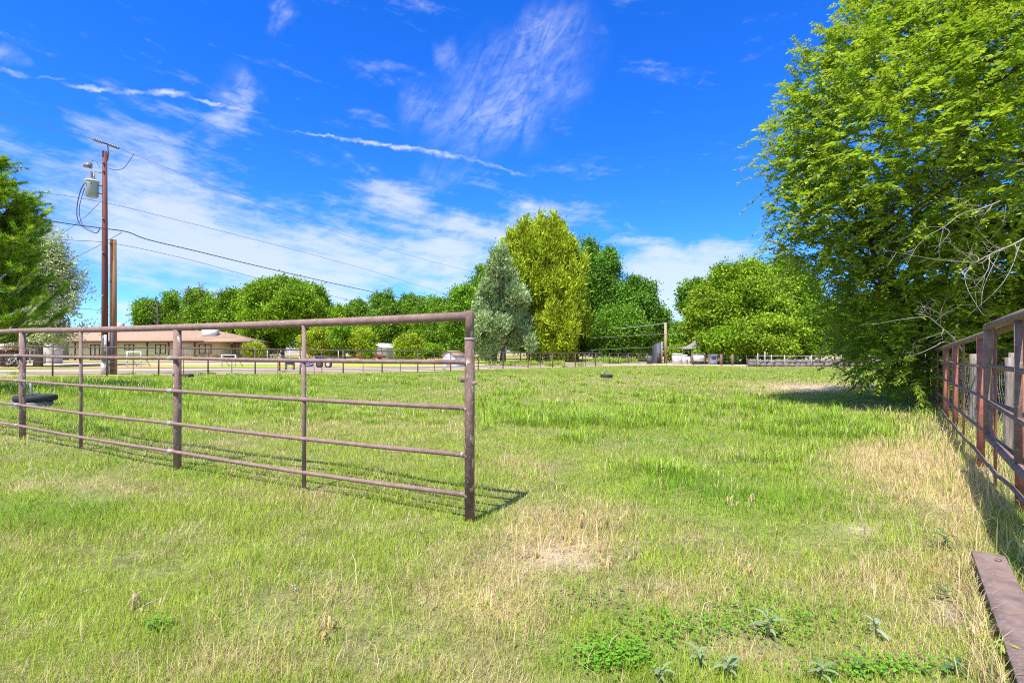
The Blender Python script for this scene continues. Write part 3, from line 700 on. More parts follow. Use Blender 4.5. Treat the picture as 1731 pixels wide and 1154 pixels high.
# ------------------------------------------------------------------ poles, transformer, lines
def power_pole():
    x, y = -25.45, 32.0; z = Hf(x, y)
    T = thing('utility_pole', (x, y, z), 'tall dark red utility pole carrying a grey can transformer', 'utility pole')
    GB().tube([(x, y, z - .2), (x, y, z + 7), (x, y, z + 13.95)], [.185, .16, .125], 16).build('pole', M['polered'], T, True)
    GB().tube([(x, y, z + .0), (x, y, z + .85)], [.205, .198], 16).build('base_sleeve', M['offwhite'], T, True)
    GB().tube([(x + .06, y - .17, z + .85), (x + .06, y - .165, z + 2.2), (x + .06, y - .15, z + 2.45)], [.11, .11, .07], 10).build('cable_guard', M['porcelain'], T, True)
    wd = np.array([21.5, 38.0]); wd /= np.linalg.norm(wd)
    def A(s, zz, n=0): return (x + wd[0] * s + wd[1] * n, y + wd[1] * s - wd[0] * n, zz)
    br = GB().tube([A(.14, z + 13.4), A(.2, z + 13.9), A(.16, z + 14.42)], .045, 8); br.build('bracket', M['porcelain'], T, True)
    arm = GB().tube([A(-.62, z + 14.48), A(.78, z + 14.4)], .05, 8); o = arm.build('crossarm', M['darkpipe'], T, True)
    for s in (-.58, -.44, -.30, -.16, .26, .4, .54, .68):
        zz = z + 14.48 - .057 * (s + .62); GB().tube([A(s - .05, zz), A(s - .02, zz), A(s + .02, zz), A(s + .05, zz)], [.05, .10, .10, .05], 10).build('insulator', M['porcelain'], o, True)
    # can transformer on the camera left of the pole
    tx, ty, tz = x - .62, y - .22, z + 11.05
    g = GB().tube([(tx, ty, tz - .02), (tx, ty, tz), (tx, ty, tz + .9), (tx, ty, tz + .92)], [.30, .325, .345, .345], 24)
    t = g.build('transformer', M['steelgrey'], T, True)
    GB().tube([(tx, ty, tz + .92), (tx, ty, tz + .97), (tx, ty, tz + 1.02)], [.385, .385, .30], 24).build('lid', M['white'], t, True)
    for dx, hh in ((.12, .42), (-.05, .34)):
        GB().tube([(tx + dx, ty, tz + 1.0), (tx + dx, ty, tz + 1.12), (tx + dx, ty, tz + 1.2), (tx + dx, ty, tz + 1.0 + hh)], [.07, .075, .045, .05], 8).build('bushing', M['porcelain'], t, True)
    for k in range(3):
        a = R(-150 + 45 * k); GB().tube([(tx + .34 * math.cos(a), ty + .34 * math.sin(a), tz + .72), (tx + .44 * math.cos(a), ty + .44 * math.sin(a), tz + .74)], .04, 8).build('terminal', M['porcelain'], t, True)
    for zz in (.22, .72):
        GB().box(((tx + .34 + x - .12) / 2, ty + .1, tz + zz), (.22, .10, .08), .35).build('mounting_lug', M['weld'], t)
    # fused cutout above it
    c = GB().tube([(x - .1, y - .12, z + 12.55), (x - .48, y - .2, z + 12.62)], .03, 8)
    c.tube([(x - .62, y - .22, z + 12.15), (x - .66, y - .22, z + 12.5), (x - .78, y - .22, z + 12.98)], [.05, .06, .05], 8)
    c.box((x - .88, y - .22, z + 13.0), (.40, .22, .26), .1)
    c.tube([(x - .7, y - .22, z + 12.85), (x - .55, y - .2, z + 12.3)], .025, 6)
    c.build('fuse_cutout', M['porcelain'], T)
    for zz in (4.9, 7.6, 9.7, 12.7, 13.2): GB().tube([(x + .02, y - .24, z + zz), (x + .02, y - .12, z + zz)], .045, 8).build('bolt', M['weld'], T, True)
    # drop loops
    g = GB(); q = [(tx - .37, ty - .1, tz + .8), (tx - .62, ty - .1, tz + .35), (tx - .85, ty - .1, tz - .7), (tx - .75, ty - .1, tz - 1.6), (tx - .3, ty, tz - 2.05), (tx + .25, ty, tz - 2.25), (tx + .5, ty, tz - 2.0)]
    g.tube(smooth(q, 6), .028, 6); g.tube(smooth([(tx - .37, ty - .05, tz + .6), (tx - .55, ty - .05, tz + .1), (tx - .75, ty - .05, tz - .8), (tx - .6, ty, tz - 1.7), (tx + .1, ty, tz - 2.15)], 6), .02, 6)
    g.tube(smooth([(x - .75, y - .22, z + 13.15), (x - .45, y - .2, z + 13.3), (x - .2, y - .12, z + 12.9)], 5), .016, 5)
    g.tube(smooth([A(.15, z + 12.95), A(.55, z + 12.95), A(1.0, z + 13.2), A(1.35, z + 13.8), A(1.6, z + 14.33)], 5), .018, 5)
    g.build('drop_wire', M['cable'], T, True)
    # stacked reflective number tag on the guard, glyphs worn past reading
    tg = GB().box((x + .30, y - .34, z + 1.98), (.15, .02, 1.0)); t = tg.build('number_tag', M['white'], T)
    g = GB()
    for k, segs in enumerate(('UabgUcd', 'abcdef', 'abged', 'acdfg')):
        zc = z + 2.36 - k * .25
        pos = dict(a=(0, .075, .08, .016), g=(0, 0, .08, .016), d=(0, -.075, .08, .016), b=(.035, .04, .018, .08), c=(.035, -.04, .018, .08), f=(-.035, .04, .018, .08), e=(-.035, -.04, .018, .08))
        for s in set(segs) & set(pos):
            dx, dz, wx, wz = pos[s]; g.box((x + .30 + dx, y - .352, zc + dz), (wx, .006, wz))
    g.build('numeral', M['darkmetal'], t)
    return x, y, z, wd
def smooth(p, n=5):
    p = np.array(p, float); P = np.concatenate([[2 * p[0] - p[1]], p, [2 * p[-1] - p[-2]]]); out = []
    for i in range(1, len(P) - 2):
        for t in np.linspace(0, 1, n, endpoint=False):
            out.append(.5 * ((2 * P[i]) + (P[i + 1] - P[i - 1]) * t + (2 * P[i - 1] - 5 * P[i] + 4 * P[i + 1] - P[i + 2]) * t * t + (3 * P[i] - P[i - 1] - 3 * P[i + 1] + P[i + 2]) * t ** 3))
    out.append(P[-2]); return np.array(out)
PX_, PY_, PZ_, WD = power_pole()
def short_pole():
    x, y = GX(191.5, 32.3), 32.3; z = Hf(x, y)
    T = thing('utility_pole', (x, y, z), 'shorter bare brown wooden pole beside the red utility pole', 'utility pole')
    GB().tube([(x, y, z - .2), (x, y, z + 4), (x, y, z + 8.5)], [.20, .185, .165], 14).build('pole', M['polewood'], T, True)
    GB().tube([(x + .06, y - .17, z + 0), (x + .06, y - .165, z + 2.7)], .12, 10).build('cable_guard', M['darkmetal'], T, True)
    for zz in (3.3, 5.9, 8.2): GB().tube([(x - .02, y - .25, z + zz), (x - .02, y - .12, z + zz)], .04, 8).build('bolt', M['weld'], T, True)
short_pole()
def cable(name, pts, r, m, label, cat='power line', sag=None, group=None):
    pts = np.array(pts, float)
    if sag is not None:
        t = np.linspace(0, 1, 40); P = pts[0] * (1 - t[:, None]) + pts[-1] * t[:, None]; P[:, 2] -= sag * 4 * t * (1 - t)
    else: P = smooth(pts, 8)
    tag(GB().tube(P, r, 6).build(name, M[m], None, True, loc=pts[0]), label, cat, group)
def along(s, z, n=0): return (PX_ + WD[0] * s + WD[1] * n, PY_ + WD[1] * s - WD[0] * n, z)
def hang(px, py, s, n=0):
    p = along(s, 0, n); return along(s, EYE - (py - HY) / F * p[1], n)
cable('power_line', [along(-24, 13.6), along(-12, 14.2), along(-.62, PZ_ + 14.48)], .014, 'greycable', 'thin power line arriving at the near end of the pole top crossarm')
cable('power_line', [along(.78, PZ_ + 14.4), along(60, 13.2)], .014, 'greycable', 'thin power line leaving the crossarm towards the cypress trees', sag=1.6)
def through(spec):
    """spec: (photo x of the point, photo y) on the vertical plane that holds the line"""
    out = []
    for px, py, n in spec:
        # solve for s so that the point on the plane shows at px
        k = (px - CX) / F; bx, by = PX_ + WD[1] * n, PY_ - WD[0] * n
        s = (k * by - bx) / (WD[0] - k * WD[1]); Yp = by + WD[1] * s
        out.append((bx + WD[0] * s, Yp, EYE - (py - HY) / F * Yp))
    return out
cable('power_line', through([(-40, 313, .2), (60, 324, .2), (174, 342, .2), (300, 372, .2), (450, 410, .2), (600, 450, .2), (700, 480, .2), (775, 503, .2)]), .013, 'cable', 'neutral wire tied to the red pole below the transformer')
cable('telephone_cable', through([(-30, 356, .22), (70, 371, .22), (120, 379, .22), (174, 386, .22), (215, 392, .22), (250, 405, .22), (330, 424, .22), (450, 453, .22), (600, 487, .22), (700, 508, .22), (775, 524, .22)]), .033, 'cable', 'thick black sagging cable crossing the red pole above the bare wooden pole', 'cable')
cable('telephone_cable', through([(-30, 400, .3), (120, 406, .3), (200, 413, .3), (320, 439, .3), (450, 474, .3), (560, 500, .3), (650, 520, .3), (720, 537, .3)]), .015, 'cable', 'thin black lowest cable passing just above the bare wooden pole', 'cable')
cable('guy_wire', [W(168, 343, 31.8), W(140, 370, 33.5), W(104, 396, 36)], .014, 'cable', 'thin wire running from below the transformer into the sparse tree', 'cable')
cable('service_drop', [W(206, 393, 32.6), W(150, 424, 38), W(92, 452, 46)], .018, 'cable', 'service drop wire from behind the wooden pole to the house roof', 'cable')
def far_pole():
    x, y = pxY(1125, 56); z = Hf(x, y)
    T = thing('utility_pole', (x, y, z), 'plain pale brown pole standing beside the white cabinets', 'utility pole')
    GB().tube([(x, y, z - .2), (x, y, z + 4.45)], [.17, .14], 12).build('pole', material('pale_pole', (.44, .30, .20), (.34, .225, .15), .85, 5, stretch=(1, 1, .2)), T, True)
    x2, y2 = pxY(1171, 92); z2 = Hf(x2, y2)
    T = thing('utility_pole', (x2, y2, z2), 'distant reddish pole with two crossarms before the tall leafy tree', 'utility pole')
    GB().tube([(x2, y2, z2), (x2, y2, z2 + 8.1)], [.2, .15], 10).build('pole', M['polered'], T, True)
    for zz in (7.7, 7.0): GB().box((x2, y2 - .2, z2 + zz), (1.3, .1, .12), .2).build('crossarm', M['darkpipe'], T)
    top = np.array([x, y, z + 4.4])
    cable('overhead_cable', [top, (GX(965, 66), 66, EYE + (HY - 553) / F * 66)], .035, 'weld', 'light grey cable from the pale pole into the dark green trees', 'cable', .35)
    cable('overhead_cable', [top, (x2, y2 - .3, z2 + 6.4)], .035, 'weld', 'light grey cable from the pale pole to the distant reddish pole', 'cable', .2)
    for k, (dy, lab) in enumerate(((1.2, 'upper thin wire across the pale pole by the cabinets'), (2.6, 'lower thin wire across the pale pole by the cabinets'))):
        cable('overhead_cable', [(x - 7.5, y + 4, z + 4.1 - dy), (x, y - .17, z + 4.4 - dy), (x + 4.5, y + 2, z + 4.3 - dy)], .016, 'weld', lab, 'cable')
far_pole()
# ------------------------------------------------------------------ the house
def rbox(g, c, s, rz=0): return g.box(c, s, rz)
def house():
    Y0 = 70.0; z0 = Hf(-50, Y0) - .1
    T = thing('house', (-50, Y0 + 4, z0), 'long low cream house with a tan shingle hip roof and brown porch posts', 'house')
    xl, xr = -74.5, -36.3; yf, yb = Y0 - .45, Y0 + 9.6; ze = z0 + 2.75; zr = z0 + 4.35
    # walls stand back under the eave
    g = GB(); g.box(((-61 + -40.2) / 2, Y0 + 4.6, z0 + 1.35), (20.8, 8.2, 2.7)); wall = g.build('wall', M['cream'], T)
    g = GB(); g.box(((-61.05 + -73.5) / 2, Y0 + 6.0, z0 + 1.33), (12.4, 6.6, 2.66)); g.build('wall', M['greywall'], T)
    g = GB(); g.box(((-40.15 + -37.3) / 2, Y0 + 6.2, z0 + 1.34), (2.8, 5.6, 2.68)); g.build('wall', M['cream'], T)
    # hip roof with thickness
    hw = 5.5; V = [(xl, yf, ze), (xr, yf, ze), (xr, yb, ze), (xl, yb, ze), (xl + hw, (yf + yb) / 2, zr), (xr - hw - 1.2, (yf + yb) / 2, zr)]
    V += [(a, b, c - .16) for a, b, c in V[:4]]
    g = GB().add(V, [[[0, 1, 5, 4], [2, 3, 4, 5], [0, 6, 7, 1], [1, 7, 8, 2], [2, 8, 9, 3], [3, 9, 6, 0], [6, 9, 8, 7]], [[1, 2, 5], [3, 0, 4]]])
    roof = g.build('roof', M['roof'], T)
    GB().box(((xl + xr) / 2, yf - .03, ze - .10), (xr - xl + .04, .05, .22)).build('fascia', M['fascia'], roof)
    GB().box((xr + .03, (yf + yb) / 2, ze - .10), (.05, yb - yf, .22)).build('fascia', M['fascia'], roof)
    # a lower hip over the end porch
    V = [(-41.5, yf - .6, ze - .03), (xr + .25, yf - .6, ze - .03), (xr + .25, yf + 5, ze - .03), (-41.5, yf + 5, ze - .03), (-40.2, yf + 3, ze + .75), (-38.6, yf + 3, ze + .75)]
    V += [(a, b, c - .16) for a, b, c in V[:4]]
    GB().add(V, [[[0, 1, 5, 4], [2, 3, 4, 5], [0, 6, 7, 1], [1, 7, 8, 2], [2, 8, 9, 3], [3, 9, 6, 0], [6, 9, 8, 7]], [[1, 2, 5], [3, 0, 4]]]).build('porch_roof', M['roof'], roof)
    yw = Y0 + .48
    def window(px0, px1, zb, zt, door=False, mat='glass', Yw=yw):
        a, b = GX(px0, Yw), GX(px1, Yw); fm = 'white' if door else 'browntrim'
        fr = GB(); t = .09
        fr.box(((a + b) / 2, Yw, zt), (b - a + t, .12, t)); fr.box(((a + b) / 2, Yw, zb), (b - a + t, .14, t))
        for xx in (a, (a + b) / 2, b): fr.box((xx, Yw, (zb + zt) / 2), (t, .11, zt - zb - t))
        if door:
            for zz in (zb + (zt - zb) * .36, zb + (zt - zb) * .68): fr.box(((a + b) / 2, Yw, zz), (b - a - t, .09, .05))
        f = fr.build('door' if door else 'window', M[fm], T)
        GB().box(((a + b) / 2, Yw + .04, (zb + zt) / 2), (b - a, .03, zt - zb)).build('pane', M[mat], f)
    window(153, 168, z0 + .15, z0 + 2.2, mat='greenglass'); window(211, 226, z0 + 1.55, z0 + 2.25); window(263, 280, z0 + 1.0, z0 + 2.25)
    window(307, 322, z0 + .12, z0 + 2.25, True); window(337, 357, z0 + 1.0, z0 + 2.25); window(374, 392, z0 + .15, z0 + 2.25, Yw=Y0 + 3.38)
    window(66, 76, z0 + 1.0, z0 + 2.1, mat='greenglass', Yw=Y0 + 2.68); window(48, 56, z0 + .9, z0 + 2.1, mat='greenglass', Yw=Y0 + 2.68)
    for px in (128, 186, 250, 286, 330, 398, 404): 
        xx = GX(px, Y0); GB().box((xx, Y0 - .12, z0 + 1.28), (.16, .16, 2.6)).build('porch_post', M['fascia'], T)
    GB().box((GX(95, Y0), Y0 + 2.55, z0 + 2.0), (.9, .35, .5)).build('wall_cooler', M['white'], T)
    def cooler(px, Y, zb, s, m, lab=None):
        g = GB(); x = GX(px, Y); g.box((x, Y, zb + s[2] / 2), s, .12); c = g.build('roof_cooler', M[m], roof)
        g = GB()
        for k in range(5): g.box((x - s[0] * .0, Y - s[1] / 2 - .05, zb + s[2] * (.2 + .14 * k)), (s[0] * .7, .03, .05), .12)
    cooler(356, 72.2, z0 + 3.3, (1.75, 1.3, 1.15), 'white'); cooler(201, 75.5, z0 + 4.2, (1.0, 1.0, 1.35), 'offwhite')
house()
def potted(px, Y, lab):
    x = GX(px, Y); z = Hf(x, Y); T = thing('potted_plant', (x, Y, z), lab, 'potted plant', 'potted plants on the porch')
    GB().tube([(x, Y, z), (x, Y, z + .35)], [.18, .26], 10).build('pot', M['darkmetal'], T, True)
    rng = np.random.default_rng(int(px)); g = GB(); leaf_cards(g, rng, np.array([x, Y, z + .55]) + rng.normal(0, .15, (90, 3)), .14, .08, np.array([.1, .2, .03])); g.build('foliage', M['farleaf'], T)
def leaf_cards(g, rng, P, L, Wd, col, up=.5, out=None, cvar=.35, col2=None):
    """one bent diamond leaf or spray per point"""
    n = len(P); d = rng.normal(0, 1, (n, 3))
    if out is not None: d = d * .8 + out
    d[:, 2] += up * rng.random(n); d /= np.linalg.norm(d, axis=1)[:, None] + 1e-9
    r = rng.normal(0, 1, (n, 3)); s = np.cross(d, r); s /= np.linalg.norm(s, axis=1)[:, None] + 1e-9
    nn = np.cross(d, s)
    l = (L * (.65 + .7 * rng.random(n)))[:, None]; w = (Wd * (.7 + .6 * rng.random(n)))[:, None]
    V = np.stack([P, P + d * l * .5 + s * w * .5 + nn * w * .16, P + d * l, P + d * l * .5 - s * w * .5 + nn * w * .16], 1).reshape(-1, 3)
    c = np.broadcast_to(np.asarray(col, float), (n, 3)).copy()
    if col2 is not None: c = c + (np.asarray(col2) - c) * rng.random((n, 1)) ** 1.4
    c = c * (1 + cvar * (rng.random((n, 1)) - .5) * 2)
    g.add(V, np.arange(4 * n).reshape(-1, 4), np.repeat(c, 4, 0))
for px, lab in ((330, 'dark potted plant by the white framed door'), (343, 'dark potted plant below the wide porch window'), (366, 'dark potted plant at the corner of the recessed porch')):
    potted(px, 69.3, lab)

# ------------------------------------------------------------------ sheds, yard things
def gable_shed(name, px, Y, w, d, h, rise, rz, wallm, roofm, label, doorm='offwhite', cat='shed'):
    x = GX(px, Y); z = Hf(x, Y) - .05; T = thing(name, (x, Y, z), label, cat)
    c, s = math.cos(rz), math.sin(rz); Tm = lambda v: [(x + a * c - b * s, Y + a * s + b * c, z + e) for a, b, e in v]
    a, b = w / 2, d / 2
    V = Tm([(-a, -b, 0), (a, -b, 0), (a, b, 0), (-a, b, 0), (-a, -b, h), (a, -b, h), (a, b, h), (-a, b, h), (0, -b, h + rise), (0, b, h + rise)])
    GB().add(V, [[[0, 1, 5, 4], [1, 2, 6, 5], [2, 3, 7, 6], [3, 0, 4, 7]], [[4, 5, 8], [6, 7, 9]]]).build('wall', M[wallm], T)
    o = .12; k = rise / a; t = .07; V = []
    for sx in (-1, 1):
        V += Tm([(0, -b - o, h + rise + .01), (sx * (a + o), -b - o, h - k * o + .01), (sx * (a + o), b + o, h - k * o + .01), (0, b + o, h + rise + .01)]) + Tm([(0, -b - o, h + rise + t), (sx * (a + o), -b - o, h - k * o + t), (sx * (a + o), b + o, h - k * o + t), (0, b + o, h + rise + t)])
    f = [[0, 1, 2, 3], [4, 7, 6, 5], [0, 4, 5, 1], [1, 5, 6, 2], [2, 6, 7, 3]]
    GB().add(V, [f, [[q + 8 for q in ff] for ff in f]]).build('roof', M[roofm], T)
    g = GB(); p = Tm([(0, -b - .02, h * .44)])[0]; g.box(p, (w * .34, .04, h * .86), rz); g.build('door', M[doorm], T)
    return T
gable_shed('garden_shed', 767, 47.5, 1.55, 1.3, 1.05, .38, R(-38), 'white', 'roof', 'small white shed with a tan gable roof beside the thick end post', 'white')
gable_shed('garden_shed', 646, 76, 2.9, 4.2, 1.75, .62, R(-25), 'greywall', 'white', 'grey garden shed with a white barrel roof before the dark trees')
gable_shed('garden_shed', 82, 55, 1.7, 1.6, 1.55, .7, R(8), 'offwhite', 'offwhite', 'little pale gabled playhouse beside the trunk of the sparse tree', 'greywall')
gable_shed('barn', 1030, 82, 5.0, 5.0, 1.9, 1.3, R(50), 'offwhite', 'plywood', 'small barn with a tan roof seen below the dark green trees', 'darkmetal', 'barn')
def canopy():
    x, y = pxY(10, 54); z = Hf(x, y); T = thing('garden_canopy', (x, y, z), 'white peaked garden canopy at the end of the house', 'canopy')
    g = GB(); h = 1.75; a = 1.35
    V = [(x - a, y - a, z + h), (x + a, y - a, z + h), (x + a, y + a, z + h), (x - a, y + a, z + h), (x - .25, y - .25, z + h + .52), (x + .25, y - .25, z + h + .52), (x + .25, y + .25, z + h + .52), (x - .25, y + .25, z + h + .52), (x, y, z + h + .75)]
    V += [(p[0], p[1], p[2] - .22) for p in V[:4]]
    g.add(V, [[[0, 1, 5, 4], [1, 2, 6, 5], [2, 3, 7, 6], [3, 0, 4, 7], [9, 10, 1, 0], [10, 11, 2, 1], [11, 12, 3, 2], [12, 9, 0, 3]], [[4, 5, 8], [5, 6, 8], [6, 7, 8], [7, 4, 8]]]); g.build('canopy_top', M['white'], T)
    for sx in (-1, 1):
        for sy in (-1, 1): GB().box((x + sx * (a - .05), y + sy * (a - .05), z + .86), (.08, .08, 1.72)).build('leg', M['white'], T)
    GB().box((x - .55, y - a + .1, z + .8), (1.0, .04, 1.5)).build('side_curtain', M['white'], T)
canopy()
def bicycle():
    x, y = pxY(20.5, 45); z = Hf(x, y); T = thing('bicycle', (x, y, z), 'white bicycle leaning by the brick coloured wood stack', 'bicycle'); r = .31
    for dx in (-.48, .48):
        a = np.linspace(0, 2 * math.pi, 25); w = GB().tube(np.stack([x + dx + r * np.cos(a), y + 0 * a, z + r + r * np.sin(a)], 1), .025, 6, False).build('wheel', M['rubber'], T, True)
        g = GB()
        for k in range(4): g.tube([(x + dx + .3 * math.cos(k * .785), y, z + r + .3 * math.sin(k * .785)), (x + dx - .3 * math.cos(k * .785), y, z + r - .3 * math.sin(k * .785))], .006, 4)
        g.build('spokes', M['weld'], w)
    g = GB(); A = lambda a, b: (x + a, y, z + b)
    for p, q in ((A(-.48, r), A(-.1, r)), (A(-.1, r), A(.34, .78)), (A(-.1, r), A(-.24, .86)), (A(-.24, .78), A(.34, .82)), (A(-.48, r), A(-.24, .78)), (A(.48, r), A(.32, 1.0))): g.tube([p, q], .022, 6)
    g.build('frame', M['white'], T, True)
    GB().tube([A(-.36, .9), A(-.12, .88)], [.06, .03], 6).build('saddle', M['rubber'], T, True); GB().tube([(x + .3, y - .22, z + 1.03), (x + .32, y, z + 1.0), (x + .3, y + .22, z + 1.03)], .018, 6).build('handlebar', M['white'], T, True)
bicycle()
def wood_stack():
    x, y = pxY(22, 48); z = Hf(x, y); T = thing('wood_stack', (x, y, z), 'brown wood stack under a brick red cover behind the white bicycle', 'wood stack'); rng = np.random.default_rng(2)
    g = GB()
    for r in range(8):
        for c in range(7): g.tube([(x - .75 + c * .24 + .1 * (r % 2), y - .5 + rng.normal(0, .03), z + .1 + r * .18), (x - .75 + c * .24 + .1 * (r % 2), y + .5, z + .1 + r * .18)], .1 + rng.normal(0, .01), 7)
    g.build('logs', M['barkb'], T, False)
    V = [(x - .95, y - .6, z + 1.5), (x + .95, y - .6, z + 1.5), (x + .95, y + .6, z + 1.5), (x - .95, y + .6, z + 1.5), (x - .7, y, z + 2.0), (x + .7, y, z + 2.0)]
    GB().add(V, [[[0, 1, 5, 4], [2, 3, 4, 5], [0, 3, 2, 1]], [[1, 2, 5], [3, 0, 4]]]).build('cover', material('brick_red_cover', (.50, .26, .17), (.42, .21, .14), .8, 3), T)
wood_stack()
def goal(px0, px1, Y, zt, label, s=.055):
    a, b = GX(px0, Y), GX(px1, Y); z = Hf(a, Y); T = thing('goal_frame', ((a + b) / 2, Y, z), label, 'goal'); top = EYE - (zt - HY) / F * Y
    for xx in (a, b): GB().tube([(xx, Y, z), (xx, Y, top)], s, 8).build('upright', M['white'], T, True)
    GB().tube([(a - s, Y, top), (b + s, Y, top)], s, 8).build('crossbar', M['white'], T, True)
    for xx in (a, b): GB().tube([(xx, Y, top), (xx + .1, Y + 1.1, z)], s * .6, 6).build('brace', M['galv'], T, True)
goal(215, 238, 46, 594.5, 'white goal frame on the dry yard nearest the poles'); goal(375, 398, 46, 600, 'white goal frame with grey braces near the end of the house')
def mailbox():
    x, y = pxY(472.5, 38.2); z = Hf(x, y); T = thing('mailbox', (x, y, z), 'white mailbox on a short red post at the roadside', 'mailbox')
    GB().box((x, y, z + .36), (.10, .10, .85)).build('post', M['redpaint'], T)
    a = np.linspace(0, math.pi, 9); prof = [(-.13, 0)] + [(-.13 * math.cos(t), .16 + .13 * math.sin(t)) for t in a] + [(.13, 0)]; n = len(prof)
    V = [(x + xx * 1.0 + .0, y - .0 + yy, z + .78 + zz) for yy in (-.24, .24) for xx, zz in prof]; k = np.arange(n); k2 = (k + 1) % n
    g = GB().add(V, np.stack([k, k2, n + k2, n + k], 1)); g.F.setdefault(n, []).append(k[None]); g.F[n].append(k[::-1][None] + n); g.build('box', M['white'], T)
    GB().box((x + .2, y, z + .92), (.22, .3, .3)).build('parcel_box', M['darkmetal'], T)
mailbox()
def barrel(px, py, Y, L, r, label, zoff, rz=0.):
    x = GX(px, Y); z = zoff; t = np.array([0, .04, .05, .3, .34, .38, .62, .66, .7, .95, .96, 1.0]) * L; rr = r * np.array([.9, .98, 1, 1, 1.05, 1, 1, 1.05, 1, 1, .98, .9])
    d = np.array([math.cos(rz), math.sin(rz), 0]); P = np.array([x, Y, z]) + d * (t - L / 2)[:, None]
    T = thing('plastic_barrel', (x, Y, z - r), label, 'barrel', 'blue barrels by the road'); GB().tube(P, rr, 16).build('drum', M['blue'], T, True)
    GB().tube([P[-1] + np.array([0, 0, r * .5]), P[-1] + d * .03 + np.array([0, 0, r * .5])], .04, 8).build('bung', M['white'], T, True)
def trailer():
    x0, x1, Y = GX(533, 44), GX(569, 44), 44.0; z = Hf(x0, Y); T = thing('flat_trailer', ((x0 + x1) / 2, Y, z), 'low flat trailer with white fenders parked along the gravel road', 'trailer')
    g = GB(); g.box(((x0 + x1) / 2 - .2, Y + .7, z + .56), (x1 - x0 - .2, 1.6, .10)); g.build('deck', M['plywood'], T)
    g = GB(); g.box(((x0 + x1) / 2 - .2, Y - .13, z + .50), (x1 - x0 - .2, .06, .14)); g.tube([(x1 - .3, Y + .7, z + .5), (x1 + .8, Y + .7, z + .45)], .05, 8)
    for k in range(6): g.box((x0 + .1 + k * .3, Y - .14, z + .8), (.05, .05, .45))
    g.box(((x0 + x1) / 2 - .3, Y - .14, z + 1.02), (x1 - x0 - .4, .05, .05)); g.build('frame', M['darkmetal'], T)
    for px in (540.5, 555.5):
        x = GX(px, 43.8); yy = Y - .26; r = .30; w = GB().tube([(x, yy - .1, z + r), (x, yy - .08, z + r), (x, yy + .08, z + r), (x, yy + .1, z + r)], [r * .85, r, r, r * .85], 20).build('wheel', M['rubber'], T, True)
        GB().tube([(x, yy - .115, z + r), (x, yy - .1, z + r)], [r * .45, r * .55], 14).build('rim', M['offwhite'] if px > 550 else M['darkmetal'], w, True)
    x = GX(556.5, 43.8); a = np.linspace(.15, math.pi - .3, 9); V = []
    for yy in (Y - .42, Y - .10): V += [(x + .44 * math.cos(t), yy, z + .36 + .42 * math.sin(t)) for t in a]
    V += [(p[0], p[1], p[2] + .03) for p in V]; k = np.arange(8)
    GB().add(V, np.concatenate([np.stack([k, k + 1, k + 10, k + 9], 1), np.stack([k + 18, k + 27, k + 28, k + 19], 1), np.stack([k, k + 18, k + 19, k + 1], 1)])).build('fender', M['white'], T)
trailer()
barrel(542, 604, 44.3, .58, .13, 'blue plastic barrel lying on the flat trailer', Hf(-16, 44) + .61 + .30, 0.1)
barrel(490, 606, 40.5, .70, .15, 'blue plastic barrel lying beside the mailbox post', Hf(-17, 40) + .62, .15)
def barrel_stand():
    x, Y = GX(490, 40.5), 40.5; z = Hf(x, Y); T = thing('barrel_stand', (x, Y, z), 'plain wooden stand under the blue barrel beside the mailbox', 'stand')
    GB().box((x, Y, z + .43), (.72, .34, .06)).build('top', M['plywood'], T)
    for sx in (-.3, .3):
        for sy in (-.12, .12): GB().box((x + sx, Y + sy, z + .2), (.06, .06, .40)).build('leg', M['plywood'], T)
barrel_stand()
def banner():
    a, b = np.array([GX(506, 31.75), 31.75]), np.array([GX(530.5, 31.9), 31.95]); T = thing('banner', (*((a + b) / 2), Hf(*a)), 'purple vinyl banner with white script tied to the far pipe fence', 'banner')
    zt, zb = EYE - (605 - HY) / F * 31.75, EYE - (620 - HY) / F * 31.75; n = 15; t = np.linspace(0, 1, n); d = b - a
    V = []
    for z in np.linspace(zb, zt, 6):
        for tt in t: V.append((a[0] + d[0] * tt, a[1] + d[1] * tt + .012 * math.sin(tt * 14 + z * 6), z + .03 * (tt - .5) * (z - zb)))
    i = np.arange(6 * n).reshape(6, n); f = np.stack([i[:-1, :-1], i[:-1, 1:], i[1:, 1:], i[1:, :-1]], -1).reshape(-1, 4); V = np.array(V)
    g = GB().add(V, f); V2 = V + np.array([0, .006, 0]); g.add(V2, f[:, ::-1]); g.build('cloth', M['purple'], T)
    g = GB(); P = lambda u, v: (a[0] + d[0] * u, a[1] + d[1] * u - .03, zb + (zt - zb) * v)
    def stroke(pts, r): g.tube(smooth([P(*q) for q in pts], 5), r, 5)
    stroke([(.12, .42), (.18, .62), (.22, .40), (.28, .60), (.32, .42), (.38, .55), (.42, .42)], .016); stroke([(.5, .40), (.5, .66), (.58, .62), (.52, .52), (.62, .42), (.68, .60), (.74, .42), (.8, .58), (.86, .45)], .016)
    stroke([(.1, .34), (.3, .2), (.6, .22), (.92, .36)], .014); stroke([(.04, .92), (.4, .90), (.95, .80)], .012); stroke([(.84, .74), (.9, .88), (.95, .72)], .014)
    g.build('lettering', M['white'], T, True)
    for q in (a, b): GB().tube([(q[0], q[1], Hf(*q)), (q[0], q[1], zt + .08)], .022, 8).build('pole', M['white'] if q is a else M['galv'], T, True)
banner()
